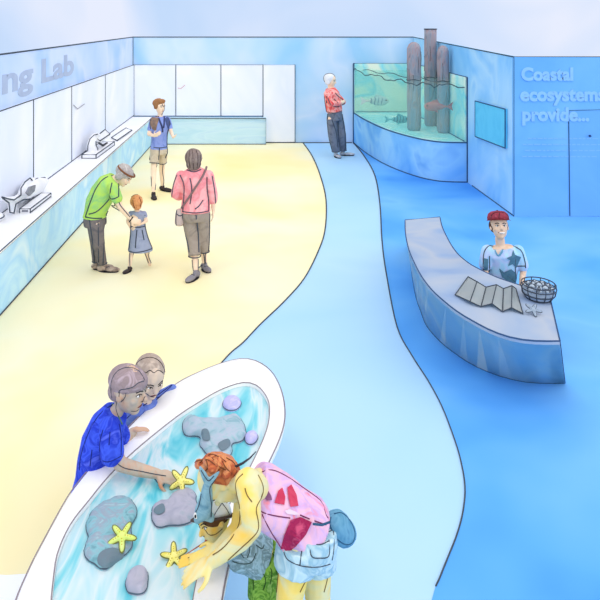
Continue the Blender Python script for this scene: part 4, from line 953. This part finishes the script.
    patch('print', o, [(513,250),(515,255),(521,257),(516,260),(516,268),(512.5,264),(508,266),(510,260),(506.5,258),(511.5,256)], Y, MT, t, T=T)
    patch('print', o, [(499,268),(504,272),(511,269),(516,273),(517,283),(509,282),(502,277)], Y, MT, t, T=T)
    patch('print', o, [(484,258),(488,259),(488,271),(484,270)], Y, MT, t, T=T)
    for q in ([(493,244),(487,247.5),(483.5,255),(483.5,270)],[(489.5,256),(489.5,266),(489,272)],[(507,242.5),(515,247),(521.5,251),(525,262),(525.5,268)],[(515.5,255),(515,266),(516,280)],[(516,266),(525,266)],[(500,271),(508,276),(515,282)]): stroke('seam', o, q, Y, .0055, INK, t, T=T)
    bm = bmesh.new(); torso(bm, [(V((X0,Y+.1,.33)),.16,.13),(V((X0,Y+.1,.44)),.165,.125)], f, s, .016)
    for k in (-1,1): leg_cloth(bm, V((X0+k*.09,Y+.06,.385)), V((X0+k*.13,Y-.24,.43)), V((X0+k*.13,Y-.16,.09)), 1.85, s, .084, .058, .048, .012)
    fuse('trousers', bm, wash('trousers_navy', [(60,74,110)]), t, .011, 3)
attendant()

# ---------- 7, 8 two boys leaning over the rim --------------------------------------------
def boy_front():
    Y = 4.25; p = lambda x, y, d=0: Q(x, y, Y+d); f = nrm(V((1,-.25,0))); s = .72
    t = thing('person', V((-1.15,4.2,0)), 'boy in a bright blue t-shirt reaching into the pool with a starfish in hand', 'person')
    bm = bmesh.new()
    hA, hB = V((-1.06,4.26,.42)), V((-1.02,4.10,.42)); kA, kB = V((-1.0,4.27,.23)), V((-.97,4.07,.23)); aA, aB = V((-1.06,4.28,.055)), V((-1.03,4.10,.055))
    up_leg(bm, hA, kA, aA, s, aA+V((.14,0,0)), tr=.075); up_leg(bm, hB, kB, aB, s, aB+V((.14,0,0)), tr=.075)
    tp = [(V((-1.04,4.17,.42)),.13,.105),(p(91,478,-.06),.13,.105),(p(94,462,-.02),.145,.118),(p(100,442),.165,.135),(p(108,424),.17,.125),(p(115,413),.10,.08)]
    torso(bm, tp, nrm(V((1,-.2,-.5))), s)
    chain(bm, [p(112,418), p(119,408), p(124,400)], [.048,.04,.042])
    sN, sF = p(112,430,-.10), p(115,425,.12); eN = p(119,461,-.16); wN = p(158,474,-.20)
    sN2 = p(110,428,-.12)
    chain(bm, [sN2, p(112,445,-.15), p(120,464,-.17), p(140,470,-.19), wN], [.05,.046,.04,.037,.027])
    chain(bm, [sF, p(124,440,.16), p(133,432,.22)], [.042,.036,.028]); hand(bm, p(134,430,.2), V((.6,.3,-.1)), V((0,0,-1)), .7, .4)
    hand(bm, wN, p(176,480,-.22)-wN, V((.1,.35,-1)), 1.05, .65, -1)
    HS = .285; hf = nrm(V((.93,-.33,-.14))); hu = nrm(V((.12,0,1))); hd = head(bm, p(128.5,389.5), hf, hu, HS)
    b = fuse('body', bm, SKINB, t, .0062, 4); T = bvh(b); face(b, hd, HS, t, T, lips=(120,64,64), lr=.0026)
    c, f_, u_, r_ = hd
    bm = bmesh.new(); ell(bm, c+u_*.050-f_*.016, r_*.102, f_*.122, u_*.092, 24, 16); ell(bm, c+u_*.062+f_*.035, r_*.086, f_*.078, u_*.062, 20, 12); ell(bm, c-f_*.06-u_*.015, r_*.088, f_*.066, u_*.07, 16, 12)
    o = fuse('hair', bm, wash('hair_cropped_grey', [(170,152,156),(150,134,136),(186,168,176)], 14), t, .007, 3, .0012, 90); TH = bvh(o)
    for q in ([(112,398),(110.8,388),(113,377),(120,369.5),(130,367.5),(139,371),(144.5,380)],[(118,395),(120,390),(126,389),(133,387),(138,383),(144,381)]): stroke('hairline', o, q, Y, .0024, INK, t, T=TH)
    for q in ([(119,397),(120,391),(124,390.5),(126,394),(124,399),(121,402)],[(144.5,383),(144,390),(146,395),(144,398),(143.5,402),(141,406),(137,411),(131,411)],[(117,402),(116,409),(119,418)]): stroke('face_line', b, q, Y, .0022, INK, t, T=T)
    for q in ([(116,462),(124,468),(140,471),(154,474),(166,476)],[(111,464),(120,474),(138,480),(152,486),(166,489)]): stroke('arm_line', b, q, 4.08, .0024, INK, t, T=T)
    M = wash('tee_royal_blue', [(44,72,214),(66,96,232),(34,56,190),(84,104,224)], 9, dist=1.5)
    bm = bmesh.new(); torso(bm, [(V((-1.04,4.17,.40)),.15,.13)]+tp[1:5]+[(p(116,411.5),.10,.085)], nrm(V((1,-.2,-.5))), s, .016)
    chain(bm, [sN2, p(111,440,-.15), p(112,453,-.165)], [.066,.069,.073]); chain(bm, [sF, p(121,436,.15)], [.06,.06]); o = fuse('shirt', bm, M, t, .008, 4); T = bvh(o)
    NV = wash('seam_navy', [(30,40,110)])
    for q in ([(114,404),(103,411),(93,424),(85,442),(80.5,458),(79.5,470)],[(100,459),(108,462),(121,456)],[(103,430),(100,442),(100,458)],[(119,424),(121,436),(121,455)],[(110,432),(109,445)],[(92,450),(90,466)]): stroke('seam', o, q, Y, .0027, NV, t, T=T)
    stroke('collar', o, [(112,404),(115,411),(120,420),(122,424)], Y, .005, wash('collar_green', [(96,130,120)]), t, T=T)
    bm = bmesh.new(); torso(bm, [(V((-1.04,4.17,.36)),.135,.11),(V((-1.04,4.17,.45)),.14,.11)], f, s, .014)
    leg_cloth(bm, hA, kA, aA, .95, s, .078, .07, 0); leg_cloth(bm, hB, kB, aB, .95, s, .078, .07, 0); fuse('shorts', bm, wash('shorts_grey', [(120,120,132)]), t, .009, 3)
    c = p(181.5,481,-.27); starfish(c, .074, M_sy, 'yellow starfish held in the hand of the boy in bright blue', .35, V((-.2,-1.1,.9)))
def boy_back():
    Y = 4.82; p = lambda x, y, d=0: Q(x, y, Y+d); s = .70
    t = thing('person', V((-1.0,4.95,0)), 'second boy in a dull blue top behind the first, forearm on the pool rim', 'person')
    bm = bmesh.new(); hA, hB = V((-.98,4.98,.33)), V((-.90,4.86,.33)); kA, kB = V((-.98,5.04,.18)), V((-.88,4.9,.18)); aA, aB = V((-1.02,5.1,.05)), V((-.93,4.97,.05))
    up_leg(bm, hA, kA, aA, s, aA+V((.1,-.1,0)), tr=.07, kr=.05); up_leg(bm, hB, kB, aB, s, aB+V((.1,-.1,0)), tr=.07, kr=.05)
    tp = [(V((-.94,4.92,.32)),.13,.10),(p(132,432,.05),.14,.11),(p(137,418,.03),.155,.12),(p(143,407,.02),.165,.11),(p(147,399.5,.01),.09,.08)]
    torso(bm, tp, nrm(V((1,-.5,-.3))), s); chain(bm, [p(145,403), p(148,394), p(149,388)], [.045,.04,.045])
    sR, sL = p(154,402,.12), p(136,410,-.10); eR = p(166,394,.20); wR = Q(174,388,5.06)
    arm(bm, sR, eR, wR, .75); hand(bm, wR, V((.5,.25,-.1)), V((0,0,-1)), .65, .25)
    arm(bm, sL, p(128,425,-.02), p(133,436,-.06), .72); hand(bm, p(133,436,-.06), V((.3,0,-1)), V((1,0,0)), .6, .4)
    HS = .27; hf = nrm(V((.45,-.78,-.30))); hd = head(bm, p(150.5,378), hf, V((.06,-.1,1)), HS); b = fuse('body', bm, wash('skin_taupe', [(222,198,172),(206,188,172),(226,204,180)], 9), t, .007, 4)
    T = bvh(b); face(b, hd, HS, t, T, lips=(110,70,80), lr=.0028); c, f_, u_, r_ = hd
    bm = bmesh.new(); ell(bm, c+u_*.045-f_*.028, r_*.103, f_*.117, u_*.098, 24, 16); o = fuse('hair', bm, wash('hair_cropped_brown', [(190,174,158),(166,150,138),(204,188,172)], 14), t, .008, 3, .0015, 80); TH = bvh(o)
    for q in ([(134,372),(137,363),(145,358),(154,358),(161,363),(165,372)],[(138,376),(142,371),(146,373),(150,370),(154,373),(158,370),(163,373)]): stroke('hairline', o, q, Y, .0028, BLACK, t, T=TH)
    for q in ([(138,378),(141,386),(147,394),(154,397),(161,392),(164,384),(164.5,376)],): stroke('face_line', b, q, Y, .0025, INK, t, T=T)
    M = wash('tee_dull_blue', [(88,112,196),(110,134,206),(76,98,180)], 8)
    bm = bmesh.new(); torso(bm, [(V((-.94,4.92,.30)),.14,.11)]+tp[1:4]+[(p(147,399),.09,.085)], nrm(V((1,-.5,-.3))), s, .016)
    chain(bm, [sR, eR, eR.lerp(wR,.75)], [.054,.044,.038]); chain(bm, [sL, p(130,420,-.05)], [.054,.05]); o = fuse('shirt', bm, M, t, .009, 4); T = bvh(o)
    for q in ([(158,395),(166,389),(172,385),(178,384.5)],[(125,420),(134,412),(146,404),(158,397)],[(126,432),(136,426),(147,418)]): stroke('seam', o, q, Y, .0028, wash('seam_navy', [(30,40,110)]), t, T=T)
    bm = bmesh.new(); torso(bm, [(V((-.94,4.92,.27)),.135,.10),(V((-.94,4.92,.36)),.135,.10)], V((1,-.5,0)), s, .012)
    leg_cloth(bm, hA, kA, aA, .95, s, .072, .062, 0); leg_cloth(bm, hB, kB, aB, .95, s, .072, .062, 0); fuse('shorts', bm, wash('shorts_grey', [(120,120,132)]), t, .009, 3)
boy_front(); boy_back()

# ---------- 9 bending woman --------------------------------------------------------------------
def woman_bending():
    Y = 3.3; p = lambda x, y, d=0: Q(x, y, Y+d); s = 1.0; f = V((-1,-.05,0))
    t = thing('person', V((p(305,520).x,Y,0)), 'orange-haired woman in a pink sail-print top bending over the pool', 'person')
    hN, hF = p(299,541,-.085), p(316,539,.085); kN, kF = p(288,607,-.10), p(318,607,.08)
    aN, aF = V((kN.x+.03,Y-.1,.09)), V((kF.x+.03,Y+.08,.09))
    bm = bmesh.new(); up_leg(bm, hN, kN, aN, s, aN+V((-.2,0,0)), tr=.080, kr=.058); up_leg(bm, hF, kF, aF, s, aF+V((-.2,0,0)), tr=.080, kr=.058)
    df = nrm(V((-.5,0,-1)))
    tp = [(p(311,537),.145,.095),(p(306,526),.155,.108),(p(293,515),.135,.10),(p(277,503),.15,.103),(p(263,493.5),.165,.093),(p(251,487),.10,.07)]
    torso(bm, tp, df, s); chain(bm, [p(256,487), p(243,483,.05), p(233,481,.10)], [.055,.048,.05])
    sN, sF = p(248,483,-.15), p(245,492,.17); eN = p(252,528,-.20); wN = p(212,562,-.16); eF = p(238,528,.12); wF = p(216,550,-.0)
    chain(bm, [p(256,487,-.11), sN, p(250,505,-.19), eN, p(241,540,-.19), wN], [.06,.062,.05,.043,.044,.029])
    chain(bm, [p(256,489,.11), sF, p(242,510,.17), eF, wF], [.06,.052,.045,.038,.027])
    hand(bm, wN, V((-.9,-.08,-.42)), V((-.3,.25,-1)), 1.05, .35, 1); hand(bm, wF, V((-.9,-.1,-.35)), V((-.2,.3,-1)), .95, .4, -1)
    HS = .235; hf = nrm(V((-.30,-.18,-.94))); hu = nrm(V((-.93,0,.36))); hd = head(bm, p(220.5,481,.12), hf, hu, HS)
    b = fuse('body', bm, SKINY, t, .0058, 4); T = bvh(b); face(b, hd, HS, t, T, lips=(170,90,70), lr=.0022)
    for q in ([(258,475),(263,486),(262,496),(256,508),(258,520),(258,530),(252,538),(240,549),(228,560)],[(243,474),(236,482),(237,495),(240,508),(239,524),(232,538),(222,549),(213,555)],[(245,488),(247,495),(252,502)]): stroke('arm_line', b, q, 3.12, .0024, wash('ochre_line', [(120,96,52)]), t, T=T)
    c, f_, u_, r_ = hd
    bm = bmesh.new(); ell(bm, c+u_*.018-f_*.050, r_*.094, f_*.068, u_*.102, 22, 16)
    for x, y, d, r in ((199,461,0,.030),(208,458,-.05,.032),(219,460,-.07,.034),(229,464,-.06,.036),(234,470,-.04,.034),(203,466,-.05,.026),(213,466,-.09,.03),(226,472,-.09,.026),(235,476,-.02,.026)): ell(bm, p(x,y+3,d+.12), V((r*.85,0,0)), V((0,r*.9,0)), V((0,0,r*.66)), 12, 8)
    o = fuse('hair', bm, wash('hair_orange_brown', [(206,118,70),(176,88,60),(224,150,96),(188,120,104)], 14, dist=1.6), t, .0065, 3, .004, 40); TH = bvh(o)
    SB_ = wash('strand_brown', [(120,74,50)])
    for q in ([(195,463),(200,456),(210,454),(219,457),(226,462)],[(226,458),(233,462),(237,470),(234,476)],[(206,460),(208,467),(205,471)],[(212,458),(219,466),(226,470)],[(200,463),(205,459),(213,463),(219,470)],[(222,461),(226,468),(232,473)]): stroke('hair_strand', o, q, 3.3, .0026, SB_, t, T=TH)
    line('hair_pin', [p(233,468,.10),p(243,463,.10),p(250,458,.09),p(256,451.5,.08)], [.006,.0055,.004,.002], wash('pin', [(66,70,84)]), t)
    # top
    M = wash('top_pink', [(236,140,158),(222,186,226),(240,190,208),(208,176,226),(240,136,146)], 5.5, dist=1.5)
    bm = bmesh.new(); torso(bm, [(p(310,532),.158,.108),(p(306,527),.160,.115)]+tp[2:5]+[(p(254,487),.13,.085)], df, s, .016)
    torso(bm, [(p(305,524,-.05),.12,.12),(p(292,528,-.08),.10,.11),(p(283,540,-.08),.08,.055)], V((-1,0,-.3)), s)
    o = fuse('tank_top', bm, M, t, .0075, 4); T = bvh(o)
    MR = wash('print_crimson', [(190,50,84),(206,74,100)], 20); MK = wash('print_mauve', [(140,90,130),(120,76,110)], 20)
    patch('sail_print', o, [(254,498),(258,487),(265,476),(266,482),(263,492),(258,500)], 3.2, MR, t, T=T)
    patch('sail_print', o, [(264,497),(266,488),(271,496),(272,500),(267,501)], 3.2, MK, t, T=T)
    patch('sail_print', o, [(274,503),(278,491),(282,488),(285,497),(284,505)], 3.2, MR, t, T=T)
    patch('sail_print', o, [(287,488),(291,485),(296,495),(298,506),(290,507),(288,498)], 3.2, MR, t, T=T)
    patch('drape_panel', o, [(290,520),(300,517),(312,522),(306,534),(296,546),(285,554),(281,549),(284,535)], 3.2, wash('drape_maroon', [(176,44,88),(150,34,80),(200,80,116)], 16, dist=2), t, T=T, cuts=4)
    patch('knot', o, [(284,511),(289,509),(295,511.5),(299,514.5),(294,515),(287,514)], 3.2, wash('knot_pale', [(226,206,220)]), t, T=T)
    PL = wash('plum_line', [(112,44,84)])
    for q in ([(262,472),(272,470),(286,476),(302,487),(320,500),(335,515)],[(253,503),(262,512),(276,516),(290,518)],[(262,514),(270,530),(282,549)],[(292,524),(288,536),(284,548)],[(300,522),(296,534),(290,546)],[(308,524),(302,534),(296,543)],[(300,515),(312,520),(326,525)]): stroke('seam', o, q, 3.25, .0026, PL, t, T=T)
    # shorts
    bm = bmesh.new(); torso(bm, [(p(311,519),.155,.105),(p(309,531),.172,.122),(p(307,546),.168,.122)], f, s, .016)
    e1 = leg_cloth(bm, hN, kN, aN, .40, s, .092, .088, 0, .012); e2 = leg_cloth(bm, hF, kF, aF, .40, s, .09, .085, 0, .01)
    o = fuse('shorts', bm, wash('denim_pale', [(170,208,220),(200,226,230),(150,192,208),(212,232,234)], 9, dist=1.4), t, .0075, 4); T = bvh(o)
    for q in ([(284,552),(288,560),(302,566),(318,567),(330,564)],[(310,538),(311,556),(320,558),(329,556),(329,540)],[(310,538),(313,543),(320,545),(329,541)],[(333,526),(334,545),(332,560)],[(312,532),(322,534),(333,530)],[(303,545),(301,556),(300,565)]): stroke('seam', o, q, 3.2, .0024, INK, t, T=T)
    bt = stick(T, 321.5, 540, 3.15, .002); bm = bmesh.new(); ell(bm, bt, V((.009,0,0)), V((0,.005,0)), V((0,0,.009)), 10, 6); build('button', bm, wash('button_red', [(130,50,56)]), t, True)
    T = bvh(b)
    for q in ([(277,566),(275,580),(273,592)],[(314,570),(306,580),(300,592)],[(329,568),(327,580),(324,592)]): stroke('leg_line', b, q, 3.2, .0024, wash('ochre_line', [(120,96,52)]), t, T=T)
    for a in (aN, aF): shoe(t, a, a+V((-.2,-.02,0)), 1, wash('sandal_tan', [(170,130,100)]))
    # hip pouch
    hp = thing('hip_pouch', p(342,540,-.02), 'teal rounded pouch worn behind the hip of the bending woman', 'pouch')
    bm = bmesh.new(); chain(bm, [p(337,525,.0), p(344,533,.0)], [.064,.060]); ho = fuse('pouch', bm, wash('pouch_teal', [(84,142,174),(106,162,190),(74,126,162)], 14), hp, .0075, 3, .002, 30); T = bvh(ho)
    for q in ([(334,514),(342,513),(350,521),(355,533),(352,543),(344,544),(336,538)],[(331,517),(330,525),(334,533)]): stroke('seam', ho, q, 3.28, .0026, wash('pouch_line', [(50,92,122)]), hp, T=T)
    line('waist_strap', [p(330,522,-.10),p(322,525,-.17),p(313,524,-.18)], .005, wash('pouch_line', [(50,92,122)]), hp)
woman_bending()

# ---------- 10 child in fish hat ------------------------------------------------------------------
def child_hat():
    Y = 3.5; p = lambda x, y, d=0: Q(x, y, Y+d); s = .68
    t = thing('person', V((p(266,560).x,Y,0)), 'child in green shorts and a blue fish-shaped hat leaning under the bending woman', 'person')
    bm = bmesh.new(); hN, hF = p(264,563,-.03), p(270,563,.05); kN, kF = p(262,600,-.07), p(272,600,.07); aN, aF = V((kN.x,Y-.08,.06)), V((kF.x,Y+.07,.06))
    up_leg(bm, hN, kN, aN, s, aN+V((-.13,0,0)), tr=.085); up_leg(bm, hF, kF, aF, s, aF+V((-.13,0,0)), tr=.085); df = nrm(V((-.5,0,-1)))
    tp = [(p(268,566),.12,.085),(p(264,557),.13,.095),(p(251,551),.15,.11),(p(239,547),.165,.11),(p(231,544),.12,.08)]
    torso(bm, tp, df, s); chain(bm, [p(233,545), p(226,538), p(220,532)], [.042,.036,.04])
    sN, sF = p(231,548,-.10), p(232,545,.12); eN = p(216,552,-.14); wN = p(202,557,-.17)
    chain(bm, [p(236,548,-.07), sN, eN, wN], [.04,.042,.033,.023]); hand(bm, wN, V((-1,0,-.18)), V((0,.3,-1)), .78, .25, 1)
    chain(bm, [p(236,546,.07), sF, p(222,556,.12), p(210,562,.06)], [.04,.036,.03,.022]); hand(bm, p(210,562,.06), V((-1,0,-.2)), V((0,.3,-1)), .7, .3, -1)
    HS = .205; hf = nrm(V((-.80,-.55,-.12))); hu = nrm(V((-.1,.45,.88))); hd = head(bm, p(214.5,522), hf, hu, HS); b = fuse('body', bm, SKINY, t, .0055, 4); T = bvh(b); face(b, hd, HS, t, T, lips=(180,96,76), lr=.0022)
    c, f_, u_, r_ = hd
    for q in ([(204,526),(206,531),(210,535),(216,534),(222,529)],[(188,558),(196,555),(205,550),(213,545)],[(189,560),(199,560),(206,558)]): stroke('face_line', b, q, 3.42, .002, wash('ochre_line', [(120,96,52)]), t, T=T)
    # hair fringe
    bm = bmesh.new(); ell(bm, c+u_*.028-f_*.012, r_*.080, f_*.088, u_*.062, 18, 12); fuse('hair', bm, wash('hair_brown', [(110,78,48),(90,64,44)], 20), t, .007, 3)
    # hat: white crown, blue fish lying over it with forked tail up
    bm = bmesh.new(); u2 = nrm(V((-.05,.5,.86))); Yx = nrm(V((0,.86,-.5))); cc = p(214,520.5)+u2*.012
    loft(bm, [(cc+u2*h_, V((a_,0,0)), Yx*a_) for h_, a_ in ((0,.090),(.035,.088),(.07,.074),(.095,.048),(.105,.01))], 24)
    cap = build('hat', bm, wash('hat_white', [(244,246,248),(220,236,244)], 8), t, True); TC = bvh(cap)
    MB_ = wash('hat_fish_blue', [(126,172,188),(150,190,202),(108,154,174)], 12)
    bm = bmesh.new(); chain(bm, [p(198,519,-.085), p(203,511,-.09), p(206,501,-.12), p(207,490,-.17), p(208,482,-.20)], [.022,.042,.036,.026,.018])
    chain(bm, [p(206,514,-.07), p(211,518,-.075)], [.03,.02])
    chain(bm, [p(208,484,-.20), p(204,475,-.23), p(200,467,-.25)], [.016,.015,.007]); chain(bm, [p(208,484,-.20), p(213,478,-.22), p(219,472,-.23)], [.016,.013,.006])
    fo_ = fuse('fish_crest', bm, MB_, cap, .006, 4); TF = bvh(fo_)
    bm = bmesh.new(); e = stick(TF, 196, 515.5, 3.4, .001); ell(bm, e, V((.011,0,0)), V((0,.006,0)), V((0,0,.016)), 12, 8); build('fish_eye', bm, wash('eye_white', [(244,242,236)]), cap, True)
    bm = bmesh.new(); ell(bm, e+V((-.002,-.006,.0)), V((.005,0,0)), V((0,.004,0)), V((0,0,.009)), 10, 6); build('fish_pupil', bm, BLACK, cap, True)
    for q in ([(193,517),(198,508),(201,497),(201.5,486),(199,475),(198.5,467)],[(211,517),(211.5,505),(210,495),(210,487),(214,481),(219,474)],[(201,470),(205,477),(209,481),(214,476)]): stroke('fish_line', fo_, q, 3.4, .0022, INK, cap, T=TF)
    bm = bmesh.new(); n = 24
    for i in range(1): 
        q = [cc+V((.095*math.cos(a*2*math.pi/n)*(1.18 if math.cos(a*2*math.pi/n) < 0 else 1.0), 0, .014*math.cos(a*2*math.pi/n)))+Yx*.098*math.sin(a*2*math.pi/n) for a in range(n)]
        tube(bm, q, .0065, 8, True)
    build('brim', bm, wash('brim_dark', [(96,74,62),(70,64,66)], 20), cap, True)
    for q in ([(222,503),(227,510),(231,518)],[(222,503),(216,512),(213,518)]): stroke('stitching', cap, q, 3.4, .002, INK, cap, T=TC)
    M = wash('shirt_grey_blue', [(140,176,186),(170,204,216),(120,150,156),(186,214,224)], 14, dist=2)
    bm = bmesh.new(); torso(bm, [(p(264,559),.15,.115)]+tp[2:4]+[(p(229,542),.11,.08)], df, s, .014); chain(bm, [sN, sN.lerp(eN,.45)], [.052,.05]); chain(bm, [sF, sF.lerp(p(222,556,.12),.5)], [.048,.046])
    o = fuse('shirt', bm, M, t, .007, 3, .002, 30); T = bvh(o)
    for q in ([(230,541),(226,547),(228,556),(234,562)],[(234,562),(244,564),(252,562),(256,553)],[(240,540),(238,549),(244,558)],[(248,541),(250,550),(247,558)],[(256,545),(262,549),(264,545)],[(217,545),(216,551),(220,556)]): stroke('seam', o, q, 3.45, .0022, wash('grey_green_line', [(70,90,88)]), t, T=T)
    bm = bmesh.new(); torso(bm, [(p(264,553),.145,.115),(p(268,562),.16,.13),(p(268,570),.155,.125)], V((-1,0,-.6)), s, .012)
    leg_cloth(bm, hN, kN, aN, .95, s, .092, .09, 0); leg_cloth(bm, hF, kF, aF, .95, s, .092, .09, 0); o = fuse('shorts', bm, wash('shorts_green', [(116,170,56),(150,196,84),(84,140,48),(170,206,110)], 16, dist=2), t, .007, 3); T = bvh(o)
    for q in ([(255,560),(253,575),(254,590)],[(263,556),(261,568),(266,580),(263,590)],[(272,553),(276,560),(277,575)],[(258,566),(262,570),(258,576)],[(268,564),(272,572),(270,584)]): stroke('seam', o, q, 3.42, .0024, wash('green_line', [(50,84,40)]), t, T=T)
    for a in (aN, aF): shoe(t, a, a+V((-.12,0,0)), .65, wash('shoe_dark', [(74,64,64)]))
child_hat()
